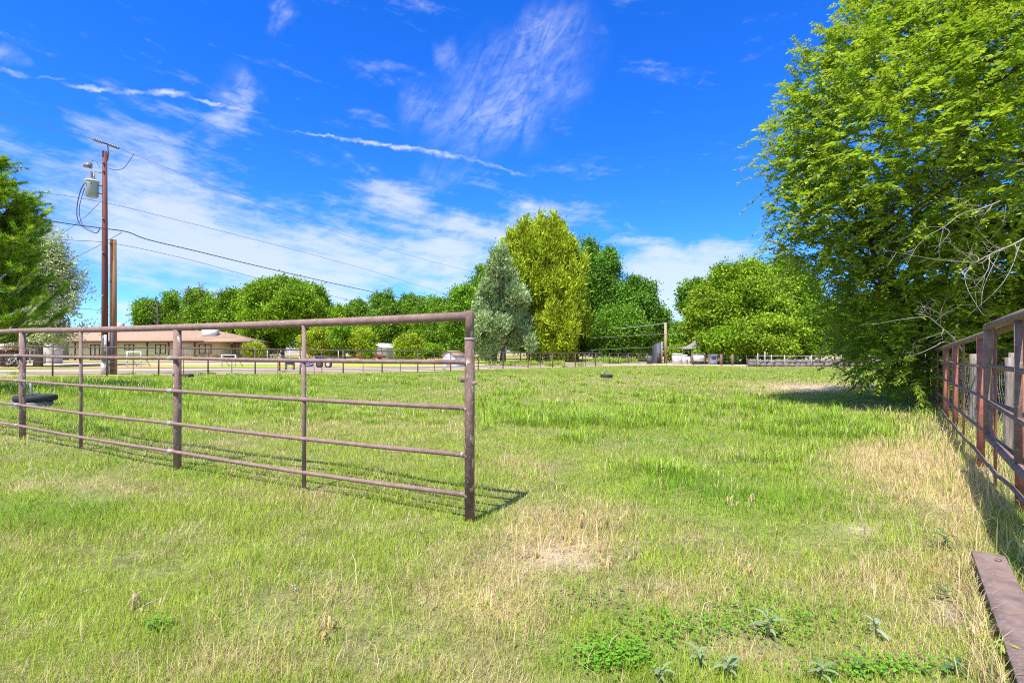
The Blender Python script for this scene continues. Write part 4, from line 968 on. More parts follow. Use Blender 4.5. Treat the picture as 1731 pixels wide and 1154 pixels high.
def car():
    x, y = pxY(627, 71); z = Hf(x, y); T = thing('parked_car', (x, y, z), 'faded red car parked behind the small yellow tree', 'car'); rz = R(8); c, s = math.cos(rz), math.sin(rz)
    def loft(prof, w, wt=1.0):
        n = len(prof); V = []
        for sy in (-1, 1):
            for px, pz in prof: yy = sy * w / 2 * (wt if pz > .8 else 1); V.append((x + px * c - yy * s, y + px * s + yy * c, z + pz))
        k = np.arange(n); k2 = (k + 1) % n; g = GB().add(V, np.stack([k, k2, n + k2, n + k], 1)); g.F.setdefault(n, []).append(k[::-1][None]); g.F[n].append(k[None] + n); return g
    loft([(-1.9, .3), (1.95, .3), (2.0, .6), (1.1, .78), (-1.85, .82), (-1.95, .6)], 1.6).build('body', M['redpaint'], T)
    loft([(-1.3, .8), (.9, .78), (.4, 1.22), (-.95, 1.24)], 1.45, .85).build('cabin', M['white'], T)
    loft([(-1.2, .86), (.74, .84), (.36, 1.15), (-.9, 1.16)], 1.5, .85).build('window', M['glass'], T)
    for dx in (-1.2, 1.25):
        for sy in (-1, 1):
            p = (x + dx * c - sy * .78 * s, y + dx * s + sy * .78 * c, z + .3); q = (x + dx * c - sy * .6 * s, y + dx * s + sy * .6 * c, z + .3); w = GB().tube([p, q], .3, 14).build('wheel', M['rubber'], T, True)
car()
for px, Y, h, lab in ((667, 73, 1.5, 'short grey wooden post before the dark trees'), (672, 73.5, 2.3, 'taller grey wooden post next to the short one before the dark trees')):
    p = pxY(px, Y); z = Hf(*p); tag(GB().tube([(*p, z - .1), (*p, z + h)], [.15, .13], 9).build('wooden_post', M['wood'], None, True, loc=(*p, z)), lab, 'post', 'grey posts by the white roofed shed')

# ------------------------------------------------------------------ cabinets, board, gazebo, dark shed
def cabinet(px0, px1, Y, h, d, label, step=False, picture=False):
    a, b = GX(px0, Y), GX(px1, Y); w = b - a; x = (a + b) / 2; z = Hf(x, Y); T = thing('storage_cabinet', (x, Y + d / 2, z), label, 'cabinet', 'white cabinets at the end of the paddock')
    g = GB(); g.box((x, Y + d / 2, z + h * .42), (w, d, h * .84)); g.build('body', M['white'], T)
    GB().box((x, Y + d / 2, z + h * .845), (w * .97, d * .97, .03)).build('seam', M['weld'], T)
    GB().box((x, Y + d / 2, z + h * .93), (w * 1.05, d * 1.05, h * .14)).build('lid', M['white'], T)
    GB().box((x, Y - .02, z + h * .52), (w * .16, .03, .04)).build('handle', M['darkmetal'], T)
    if picture: 
        p = GB().box((x - .03, Y - .008, z + h * .62), (w * .7, .014, h * .32)).build('printed_panel', M['purple'], T)
cabinet(1139.5, 1152.5, 53, 1.13, .8, 'tallest white lidded cabinet beside the pale pole'); cabinet(1153.5, 1162, 53.2, .99, .6, 'narrow white cabinet standing next to the tallest white cabinet'); cabinet(1163.2, 1167, 53.4, .8, .5, 'smallest white cabinet tucked against the board frame')
cabinet(1202, 1212.5, 52.2, 1.08, .9, 'white cabinet with a printed upper panel and grey side', picture=True)
def board():
    Y = 52.0; a, b = GX(1170, Y), GX(1191, Y); z = Hf(a, Y); T = thing('notice_board', ((a + b) / 2, Y, z), 'wide white board in a brown post frame under the gazebo roof', 'board')
    GB().box(((a + b) / 2, Y, z + .68), (b - a - .14, .05, .72)).build('panel', M['white'], T)
    GB().box(((a + b) / 2, Y - .01, z + 1.0), (b - a - .14, .05, .10)).build('header', M['steelgrey'], T)
    for xx in (a, b): GB().box((xx, Y, z + .58), (.12, .12, 1.2)).build('post', M['plywood'], T)
    GB().box(((a + b) / 2, Y, z + 1.12), (b - a - .13, .11, .08)).build('crosspiece', M['plywood'], T)
    GB().box(((a + b) / 2, Y + .2, z + .16), (b - a - .3, .3, .28)).build('plinth', M['darkmetal'], T)
board()
def gazebo():
    Y = 56.0; x = GX(1181, Y); z = Hf(x, Y); T = thing('gazebo', (x, Y, z), 'small gazebo with an upswept pointed shingle roof behind the white board', 'gazebo'); g = GB()
    ring = []; k = np.arange(16); a = k * 2 * math.pi / 16
    for rr, zz in ((2.1, 1.62), (1.75, 1.72), (1.2, 1.92), (.62, 2.3), (.34, 2.7), (.12, 3.1)):
        m = 1 + .07 * (k % 4 == 0) * (rr > 1); ring.append(np.stack([x + rr * m * np.cos(a), Y + rr * m * np.sin(a), z + zz + .10 * (k % 4 == 0) * (rr > 1.9)], 1))
    ring.insert(0, ring[0] - np.array([0, 0, .1])); ring.insert(0, (ring[0] - np.array([x, Y, 0])) * np.array([.9, .9, 1]) + np.array([x, Y, 0])); V = np.concatenate(ring); n = len(ring); k2 = (k + 1) % 16
    g.add(V, np.concatenate([np.stack([i * 16 + k, i * 16 + k2, (i + 1) * 16 + k2, (i + 1) * 16 + k], 1) for i in range(n - 1)])); g.F.setdefault(16, []).append(k[None] + (n - 1) * 16); g.build('roof', material('grey_shingle', (.30, .27, .26), (.21, .185, .18), .9, 6), T)
    for sx in (-1, 1):
        for sy in (-1, 1): GB().box((x + sx * 1.15, Y + sy * 1.15, z + .85), (.14, .14, 1.75)).build('post', M['offwhite'] if sx < 0 else M['plywood'], T)
gazebo()
def dark_shed():
    Y = 55.0; x = GX(1111, Y); z = Hf(x, Y); T = thing('metal_shed', (x, Y, z), 'narrow dark grey sheet metal shed with a slanting top beside the pale pole', 'shed'); w = .12
    V = [(x - w, Y, z), (x + .45, Y, z), (x + .45, Y + 1.6, z), (x - w, Y + 1.6, z), (x - w, Y, z + 1.95), (x + .45, Y, z + 2.3), (x + .45, Y + 1.6, z + 2.3), (x - w, Y + 1.6, z + 1.95)]
    GB().add(V, [[0, 1, 5, 4], [1, 2, 6, 5], [2, 3, 7, 6], [3, 0, 4, 7], [4, 5, 6, 7]]).build('cladding', M['darkmetal'], T)
    GB().box((x + .5, Y - .03, z + 1.18), (.09, .09, 2.36)).build('corner_post', M['galv'], T)
    GB().box((x + .15, Y - .03, z + .6), (.38, .04, 1.1)).build('door', M['browntrim'], T)
    xb, yb = pxY(1098, 53.5); zb = Hf(xb, yb); T = thing('oil_drum', (xb, yb, zb), 'dark upright drum standing before the sheet metal shed', 'drum')
    GB().tube([(xb, yb, zb), (xb, yb, zb + .3), (xb, yb, zb + .32), (xb, yb, zb + .6), (xb, yb, zb + .62), (xb, yb, zb + .92)], [.3, .3, .315, .315, .3, .3], 16).build('drum', M['darkmetal'], T, True); GB().tube([(xb, yb, zb + .92), (xb, yb, zb + .95)], [.315, .315], 16).build('lid', M['rubber'], T, True)
dark_shed()

# ------------------------------------------------------------------ tyres in the grass
def tyre(x, y, R0, w, label, stand=0., tub=False, cat='tyre'):
    z = Hf(x, y); T = thing('old_tyre', (x, y, z), label, cat, 'old tyres around standpipes in the grass')
    a = np.linspace(0, 2 * math.pi, 33)[:-1]; b = np.linspace(0, 2 * math.pi, 13)[:-1]; V = []
    zo = .14 if tub else 0.
    for t in a:
        for u in b:
            rr = R0 - w * .55 + w * .55 * np.sign(math.cos(u)) * abs(math.cos(u)) ** .6; V.append((x + rr * math.cos(t), y + rr * math.sin(t), z + zo + w * .45 + w * .45 * np.sign(math.sin(u)) * abs(math.sin(u)) ** .6))
    i = np.arange(32 * 12).reshape(32, 12); f = np.stack([i, np.roll(i, -1, 0), np.roll(np.roll(i, -1, 0), -1, 1), np.roll(i, -1, 1)], -1).reshape(-1, 4)
    GB().add(V, f).build('tread', M['rubber'], T, True)
    if tub: GB().tube([(x - .05, y - .05, z - .05), (x - .05, y - .05, z + .13), (x - .05, y - .05, z + .135)], [R0 * 1.0, R0 * .95, R0 * .5], 28).build('rim', M['concrete'], T, True)
    if stand:
        GB().tube([(x - .08, y, z), (x - .1, y, z + stand * .6), (x - .13, y, z + stand)], [.024, .022, .028], 8).build('standpipe', M['porcelain'], T, True)
        GB().tube([(x - .1, y, z + stand * .55), (x + .12, y - .02, z + stand * .55)], .016, 8).build('tap', M['porcelain'], T, True)
x, y = pxY(60, 12.6); tyre(x, y, .42, .17, 'black tyre on a grey concrete ring with a standpipe, by the front pipe fence', .62, True)
x, y = pxY(317, 28); tyre(x, y, .30, .22, 'half hidden black tyre in tall grass near the middle fence post')
x, y = pxY(1025, 27.5); tyre(x, y, .33, .22, 'lone black tyre with a thin stake in the open paddock', .5)
# ------------------------------------------------------------------ trees
def trunk_mesh(rng, x, y, z, h, r, bend=.3, sides=8):
    n = 6; t = np.linspace(0, 1, n); p = np.stack([x + np.cumsum(rng.normal(0, bend * .12, n)) * h * .1, y + np.cumsum(rng.normal(0, bend * .12, n)) * h * .1, z - .1 + t * h], 1); p[0, :2] = x, y
    return p, r * (1 - .55 * t) * np.array([1.35, 1.02] + [1] * (n - 2))
def broadleaf(name, px, Y, top, width, label, col, col2, seed, bottom=None, cat='tree', group=None, dens=1.0, leaf=.30, trunkr=.22, lobes=12, depth=.85, squash=.62, bark='barkb', lean=0., mat='farleaf', shape=1.0):
    """px: trunk position, top: photo row of the crown top, width: crown width in photo pixels, bottom: photo row of the crown's lower edge"""
    rng = np.random.default_rng(seed); x = GX(px, Y); z = Hf(x, Y); zt = EYE - (top - HY) / F * Y; H_ = zt - z; wd = width / F * Y
    zb = z + H_ * .14 if bottom is None else max(z + .1, EYE - (bottom - HY) / F * Y)
    T = thing(name, (x, Y, z), label, cat, group)
    tp, tr = trunk_mesh(rng, x, Y, z, (zt - z) * .62, trunkr); tr_g = GB().tube(tp, tr, 8)
    g = GB(); cz = (zb + zt) / 2; ch = (zt - zb) / 2; L = []
    for k in range(int(lobes * 1.9)):
        d = rng.normal(0, 1, 3); d /= np.linalg.norm(d); d *= (.35 + .65 * rng.random() ** .4)
        rr = (.19 + .17 * rng.random()); s = 1 - rr * .92
        taper = 1 - (1 - shape) * max(0, d[2])
        L.append((x + lean * H_ * (.5 + .5 * d[2]) + d[0] * wd / 2 * s * taper, Y + d[1] * wd / 2 * depth * s, cz + d[2] * ch * s, rr * wd / 2 * 1.1, rr * wd / 2 * depth * 1.1, rr * ch * 1.15))
    L.append((x + lean * H_, Y, cz + ch * .55, wd * .17 * shape, wd * .2, ch * .42)); L.append((x, Y, cz - ch * .1, wd * .30, wd * .26, ch * .5))
    for k in range(16):
        d = rng.normal(0, 1, 3); d /= np.linalg.norm(d); d[2] = abs(d[2]) * .9 + .05 if k % 3 else d[2]; rr = .07 + .08 * rng.random(); s = .92 + .1 * rng.random(); q = 1 - (1 - shape) * max(0, d[2])
        L.append((x + lean * H_ + d[0] * wd / 2 * s * q, Y + d[1] * wd / 2 * depth * s, cz + d[2] * ch * s, rr * wd * .55, rr * wd * .5, rr * ch * 1.5))
    for l in L[:9]:
        q = np.array([tp[3 + rng.integers(0, 3)], np.array(l[:3]) * .5 + tp[4] * .5 + rng.normal(0, .15, 3), np.array(l[:3])])
        tr_g.tube(smooth(q, 3), np.linspace(trunkr * .45, .03, 7), 5, False)
    tr_g.build('trunk', M[bark], T, True)
    area = sum((l[3] * l[5]) for l in L); n = int(6.0 * dens * area / (leaf * leaf))
    for l in L:
        m = max(25, int(n * l[3] * l[5] / area)); d = rng.normal(0, 1, (m, 3)); d /= np.linalg.norm(d, axis=1)[:, None]
        lump = 1 + .26 * np.sin(d[:, 0] * 5 + l[0] * 3) * np.cos(d[:, 2] * 6 + l[2] * 2) + .14 * np.sin(d[:, 1] * 11 + d[:, 2] * 9 + l[1])
        r = (.5 + .55 * rng.random(m) ** .6) * lump; C = np.array(l[:3]) + d * r[:, None] * np.array(l[3:])
        k = 13; P = np.repeat(C, k, 0) + rng.normal(0, 1, (m * k, 3)) * np.array([1, 1, squash]) * leaf * (1.1 + .8 * np.repeat(rng.random((m, 1)), k, 0))
        P[:, 2] = np.maximum(P[:, 2], z + .05)
        tone = rng.random() ; base = np.asarray(col) * (.8 + .4 * tone); cc = np.repeat(np.tile(base, (m, 1)) * (1 + .25 * (rng.random((m, 1)) - .5)), k, 0)
        leaf_cards(g, rng, P, leaf * 1.15, leaf * .72, cc, .4, np.repeat(d, k, 0) * .7, .32, np.asarray(col2) * (.8 + .4 * tone))
    g.build('crown', M[mat], T)
    return T
def cypress(name, px, Y, top, width, label, col, col2, seed, bottom, lobes, spray=.7, wide=.16, dens=1.0, trunks=2):
    """upright evergreen: many narrow sprays pointing up and out; lobes given in photo pixels (x, y, rx, ry)"""
    rng = np.random.default_rng(seed); x = GX(px, Y); z = Hf(x, Y); T = thing(name, (x, Y, z), label, 'tree')
    g = GB(); tg = GB(); zt = EYE - (top - HY) / F * Y
    for k in range(trunks):
        dx = (k - (trunks - 1) / 2) * .9; tp, tr = trunk_mesh(rng, x + dx, Y + rng.normal(0, .3), z, (zt - z) * .75, .28, .4); tg.tube(tp, tr, 8)
    for lx, ly, rx, ry in lobes:
        c = W(lx, ly, Y); rx_, rz_ = rx / F * Y, ry / F * Y; c[1] += rng.normal(0, 1.5)
        tg.tube(smooth([tp[2] * .5 + tp[3] * .5, (tp[3] + c) / 2 + rng.normal(0, .2, 3), c], 3), np.linspace(.12, .03, 7), 5, False)
        m = int(46 * dens * rx_ * rz_ / (spray * spray)); d = rng.normal(0, 1, (m, 3)); d /= np.linalg.norm(d, axis=1)[:, None]
        lump = 1 + .26 * np.sin(d[:, 0] * 7 + lx) * np.sin(d[:, 2] * 5 + ly) + .14 * np.sin(d[:, 0] * 15 + d[:, 1] * 9)
        C = c + d * ((.4 + .6 * rng.random(m) ** .5) * lump)[:, None] * np.array([rx_, rx_ * .85, rz_])
        k = 18; P = np.repeat(C, k, 0) + rng.normal(0, 1, (m * k, 3)) * np.array([.22, .22, .45]) * spray; out = np.repeat(d, k, 0) * .55; out[:, 2] += .75
        cc = np.repeat(np.tile(np.asarray(col), (m, 1)) * (1 + .5 * (rng.random((m, 1)) - .5)), k, 0)
        P[:, 2] = np.maximum(P[:, 2], z + .2)
        leaf_cards(g, rng, P, spray * .62, wide, cc, .5, out * 1.6, .3, col2)
    tg.build('trunk', M['barkg'], T, True); g.build('crown', M['farleaf'], T)
DG, DG2 = (.11, .25, .022), (.19, .37, .035)
MG, MG2 = (.15, .31, .018), (.27, .45, .03)
YG, YG2 = (.29, .40, .02), (.41, .51, .032)
BG, BG2 = (.175, .34, .014), (.295, .45, .022)
# centre group
def lobes_in(seed, left, right, ys, n, rx, ry, holes=()):
    rng = np.random.default_rng(seed); out = []
    while len(out) < n:
        y = rng.uniform(ys[0], ys[-1]); l, r = np.interp(y, ys, left), np.interp(y, ys, right); a = rng.uniform(*rx); b = rng.uniform(*ry); x = rng.uniform(l + a * .8, max(l + a * .8 + .1, r - a * .8))
        if any(((x - hx) / hr) ** 2 + ((y - hy) / hs) ** 2 < 1 for hx, hy, hr, hs in holes): continue
        out.append((x, y, a, b))
    return out
cypress('cypress_tree', 918, 62, 362, 135, 'tall golden green cypress, the highest crown of the middle group', (.32, .43, .022), (.54, .62, .04), 21, 600,
        lobes_in(3, [868, 853, 850, 862, 880, 895], [964, 976, 982, 985, 986, 970], [408, 430, 465, 510, 550, 585], 46, (10, 19), (20, 36)) + [(880, 416, 9, 30), (910, 406, 10, 30), (934, 398, 10, 28), (952, 404, 10, 28), (896, 420, 12, 32), (968, 432, 9, 26), (945, 535, 30, 30), (960, 520, 22, 30), (862, 440, 12, 34), (866, 480, 12, 30), (922, 440, 26, 50)] + [(862 + 9 * k + (k * 37 % 5), 424 - 34 * math.sin(math.pi * (k + 1.2) / 13) + (k * 53 % 13) - 6, 4.5, 16) for k in range(12)] + [(983, 455, 6, 20), (988, 500, 6, 22), (850, 430, 5, 20), (848, 470, 5, 20), (872, 520, 7, 24), (884, 560, 9, 22), (990, 545, 6, 20)], .85, .15, 1.0)
cypress('cypress_tree', 843, 57, 418, 90, 'grey green cypress leaning into the golden green one', (.29, .41, .15), (.47, .58, .26), 22, 605,
        lobes_in(5, [836, 826, 806, 794, 792, 804], [852, 868, 892, 904, 912, 906], [446, 466, 500, 536, 566, 592], 62, (8, 15), (9, 17)) + [(842, 446, 6, 14), (845, 472, 9, 20), (843, 520, 14, 36)], .60, .15, 1.05)
broadleaf('walnut_tree', 1005, 69, 414, 92, 'tall dark green tree just beyond the golden green cypress', DG, DG2, 31, 600, leaf=.26, lobes=16, dens=1.2, shape=.8)
broadleaf('walnut_tree', 1078, 67, 470, 92, 'rounded dark green tree between the tall dark one and the pale pole', DG, DG2, 32, 606, leaf=.26, lobes=14, dens=1.2)
broadleaf('walnut_tree', 1040, 64, 520, 110, 'low spreading dark green tree in front of the two taller dark ones', MG, DG2, 33, 606, leaf=.25, lobes=14, dens=1.0)
broadleaf('walnut_tree', 822, 74, 446, 66, 'dark green tree rising behind the grey green cypress', DG, MG2, 34, 606, leaf=.26, lobes=12, dens=1.0)
broadleaf('walnut_tree', 788, 72, 486, 72, 'fan shaped green tree behind the thick end post', MG, MG2, 35, 604, leaf=.26, lobes=12, dens=1.0)
broadleaf('walnut_tree', 893, 74, 505, 90, 'dark low tree showing through the gap between the two cypresses', DG, DG2, 37, 607, leaf=.28, lobes=12, dens=1.0)
broadleaf('walnut_tree', 975, 73, 520, 110, 'dark undergrowth tree filling the gap below the golden cypress', DG, DG2, 36, 607, leaf=.28, lobes=12, dens=.9)
# belt behind the house and to the middle
belt = [(244, 86, 506, 34, 'slim upright tree standing alone behind the house roof', MG, MG2, 600, .9), (292, 88, 497, 70, 'thin crowned tree with bare twigs behind the house roof', MG, BG2, 604, .55), (345, 86, 488, 66, 'ragged tree with dead upright tops behind the house roof', MG, BG2, 604, .6),
        (398, 84, 490, 92, 'mid green round tree just beyond the roof coolers', MG, BG2, 604, 1.0), (478, 80, 471, 128, 'broadest leafy tree past the end of the house', BG, BG2, 592, 1.15), (538, 84, 490, 76, 'leafy tree at the shoulder of the broadest one', BG, BG2, 600, 1.0), (440, 82, 484, 80, 'leafy tree filling in before the broadest one', BG, BG2, 596, 1.0),
        (604, 94, 513, 74, 'lower green tree in the dip of the tree belt', DG, MG2, 604, 1.0), (648, 92, 499, 96, 'dark lobed tree behind the white roofed shed', DG, MG2, 600, 1.1), (700, 94, 502, 70, 'dark lobed tree over the golden sapling', DG, MG2, 602, 1.1), (735, 90, 504, 76, 'green tree whose crown meets the thick end post', MG, MG2, 602, 1.0),
        (770, 86, 536, 90, 'low dark tree over the small white shed', DG, MG2, 606, .9), (560, 98, 530, 70, 'shadowy low tree behind the small green trees', DG, MG2, 604, .9), (690, 98, 540, 120, 'shadowy low tree filling the middle of the belt', DG, DG2, 605, .9), (420, 92, 540, 90, 'shadowy low tree beyond the end of the roof', DG, DG2, 606, .9)]
for i, (px, Y, top, w, lab, c, c2, bot, dn) in enumerate(belt):
    broadleaf('leafy_tree', px, Y, top, w, lab, c, c2, 100 + i, bot, dens=dn, leaf=.29, lobes=11, group='trees of the belt behind the house')
# saplings on the lawn
for i, (px, Y, top, w, bot, lab, c, c2) in enumerate([(538, 63, 552, 56, 600, 'yellow green bushy sapling behind the purple banner', YG, YG2), (583, 61, 543, 58, 590, 'rounded green lawn tree with a dark trunk', MG, MG2), (617, 60, 553, 34, 606, 'bright yellow green sapling beside the faded red car', YG, YG2), (691, 60, 568, 42, 607, 'golden sapling standing between the two sheds', YG, YG2), (1149, 60, 585, 40, 614, 'rounded bright bush behind the tallest white cabinet', BG, YG2), (720, 66, 583, 50, 606, 'low green bush beyond the golden sapling', MG, BG2), (430, 63, 583, 22, 606, 'small yellow green bush at the end of the house', YG, YG2)]):
    broadleaf('lawn_tree', px, Y, top, w, lab, c, c2, 200 + i, bot, dens=1.0, leaf=.19, lobes=9, trunkr=.12, group='small trees on the far lawn')
# right hand side beyond the paddock
for i, (px, Y, top, w, bot, lab, c, c2, dn) in enumerate([(1258, 58, 442, 140, 600, 'biggest bright green tree beyond the rail pen', BG, YG2, 1.15), (1205, 57, 482, 96, 604, 'bright green tree over the printed white cabinet', BG, YG2, 1.1), (1178, 70, 474, 58, 545, 'blue green treetop over the distant reddish pole', DG, MG2, .8), (1325, 60, 446, 110, 602, 'bright green tree half hidden by the big leafy tree', BG, BG2, 1.1),
        (1290, 54, 532, 120, 606, 'low bright green tree right behind the rail pen', BG, YG2, 1.0), (1225, 53.5, 560, 90, 606, 'low green tree behind the brown wooden posts', BG, BG2, .9), (1375, 56, 520, 130, 604, 'green thicket tree behind the far end of the rail pen', MG, BG2, 1.0), (1450, 58, 500, 150, 606, 'green thicket tree beneath the branches of the big leafy tree', MG, BG2, .9), (1560, 60, 480, 170, 606, 'dark thicket tree behind the big leafy tree', DG, MG2, .9), (1690, 60, 470, 170, 606, 'dark thicket tree behind the wooden fence posts', DG, MG2, .9),
        (1140, 112, 545, 70, 604, 'distant hazy green tree behind the pale pole', DG, MG2, .8), (1175, 120, 548, 60, 604, 'distant hazy green tree behind the gazebo', DG, MG2, .8), (1100, 110, 552, 80, 604, 'distant green tree behind the sheet metal shed', DG, MG2, .8)]):
    broadleaf('thicket_tree', px, Y, top, w, lab, c, c2, 300 + i, bot, dens=dn, leaf=.25 if Y < 100 else .38, lobes=14, group='trees beyond the rail pen')
# dead tops
def dead_tops():
    rng = np.random.default_rng(6); 
    for px, top, lab in ((318, 482, 'bare dead spire poking above the ragged tree'), (337, 476, 'taller bare dead spire poking above the ragged tree'), (265, 505, 'small bare dead top beside the slim tree')):
        Y = 85.0; x = GX(px, Y); z = Hf(x, Y); zt = EYE - (top - HY) / F * Y; T = thing('dead_tree', (x, Y, z), lab, 'dead tree', 'bare dead tops behind the house'); g = GB(); p = np.array([[x, Y, z], [x + .2, Y, z + (zt - z) * .6], [x, Y, zt]]); g.tube(p, [.22, .13, .03], 6)
        b = GB()
        for k in range(26):
            t = .45 + .5 * rng.random(); q = np.array([x, Y, z + (zt - z) * t]); d = np.array([rng.normal(0, .7), rng.normal(0, .7), .9]) * (1.5 * (1.15 - t) + .5); b.tube([q, q + d * .6 + rng.normal(0, .1, 3), q + d], [.05, .035, .015], 4, False)
        g.build('trunk', M['barkg'], T, True); b.build('twigs', M['barkg'], T, True)
dead_tops()

# the sparse grey green tree before the house
def sparse_tree():
    rng = np.random.default_rng(15); Y = 47.0; x = GX(64, Y); z = Hf(x, Y); T = thing('tamarisk_tree', (x, Y, z), 'sparse grey green tree with bare twisting limbs before the house', 'tree'); g = GB(); lg = GB(); zt = 12.8
    tp = np.array([[x, Y, z - .1], [x + .1, Y, z + 1.6], [x - .1, Y, z + 3], [x + .2, Y, z + 6], [x - .3, Y, z + 9.5], [x + .2, Y, zt]]); g.tube(tp, [.38, .3, .26, .18, .1, .03], 9)
    for k in range(58):
        t = rng.random(); zz = z + 1.3 + t * 10.4; R_ = (4.0 * (1 - t) ** .75 + .7) * (.55 + .5 * rng.random()) * (1.0 if zz > z + 3 else .9); a = rng.random() * 6.283
        b0 = np.array([np.interp(zz * .85, tp[:, 2], tp[:, 0]), Y, zz * .85]); e = np.array([x + R_ * math.cos(a), Y + R_ * math.sin(a), zz + .5 + rng.normal(0, .4)])
        P = smooth([b0, (b0 + e) / 2 + np.array([0, 0, .5]) + rng.normal(0, .25, 3), e], 4); g.tube(P, np.linspace(.075, .015, len(P)), 5, False)
        for j in range(15):
            q = P[2 + rng.integers(0, len(P) - 2)]; e2 = q + np.array([math.cos(a), math.sin(a), .4]) * .6 * rng.random() + rng.normal(0, .55, 3); g.tube([q, (q + e2) / 2 + rng.normal(0, .06, 3), e2], [.022, .016, .008], 4, False)
            n = rng.integers(14, 52); C = e2 + rng.normal(0, .28, (n, 3)); leaf_cards(lg, rng, C, .34, .11, (.38, .46, .20), .4, None, .3, (.60, .64, .32))
    g.build('trunk', M['barkg'], T, True); lg.build('crown', M['farleaf'], T)
sparse_tree()

# near pine at the frame's edge
def pine():
    rng = np.random.default_rng(17); Y = 16.8; x = GX(-62, Y); z = Hf(x, Y); T = thing('pine_tree', (x, Y, z), 'bushy bright green pine standing close beside the paddock', 'tree'); g = GB(); zt = 7.9
    tp = np.array([[x, Y, z - .1], [x + .05, Y, z + 2.5], [x - .05, Y, z + 5.2], [x, Y, zt]]); g.tube(tp, [.2, .16, .1, .02], 10); tips = []; dirs = []
    for k in range(135):
        t = rng.random() ** .85; zz = z + 1.55 + t * 5.7; R_ = (2.3 * (1 - t) ** .6 + .35) * (.62 + .45 * rng.random()); a = rng.random() * 6.283; d = np.array([math.cos(a), math.sin(a), 0])
        rise = .55 + .75 * t + .35 * rng.random(); b0 = np.array([x, Y, zz]); e = b0 + d * R_ + np.array([0, 0, R_ * rise * .55]); m = b0 + d * R_ * .55 + np.array([0, 0, R_ * .10 * (rise - .3)])
        P = smooth([b0, m, e], 5); g.tube(P, np.linspace(.045, .012, len(P)), 5, False)
        for j in range(15):
            i = 2 + int((len(P) - 2) * rng.random() ** .7); i = min(i, len(P) - 1); side = np.cross(d, [0, 0, 1]) * rng.normal(0, .5); e2 = P[i] + (d * (.2 + .3 * rng.random()) + side + np.array([0, 0, .20 + .35 * rng.random()])) * (.5 + .5 * rng.random())
            g.tube([P[i], e2], [.012, .006], 4, False)
            for q in np.linspace(.35, 1, 5): tips.append(P[i] * (1 - q) + e2 * q); dd = e2 - P[i]; dirs.append(dd / (np.linalg.norm(dd) + 1e-6))
    tips = np.array(tips); dirs = np.array(dirs); n = len(tips); k = 20
    P = np.repeat(tips, k, 0) + rng.normal(0, .02, (n * k, 3)); dd = np.repeat(dirs, k, 0) + rng.normal(0, .55, (n * k, 3)); dd /= np.linalg.norm(dd, axis=1)[:, None]; s = np.cross(dd, rng.normal(0, 1, (n * k, 3))); s /= np.linalg.norm(s, axis=1)[:, None]
    L = (.13 + .11 * rng.random((n * k, 1))); V = np.stack([P - s * .011, P + s * .011, P + dd * L], 1).reshape(-1, 3)
    tone = np.repeat(rng.random(n), k); c = mixc(np.tile(np.array([.15, .33, .016]), (n * k, 1)), np.array([.50, .62, .03]), tone ** 1.3) * (.75 + .5 * rng.random((n * k, 1)))
    lg = GB().add(V, np.arange(3 * n * k).reshape(-1, 3), np.repeat(c, 3, 0)); g.build('trunk', M['barkb'], T, True); lg.build('crown', M['needle'], T)
pine()

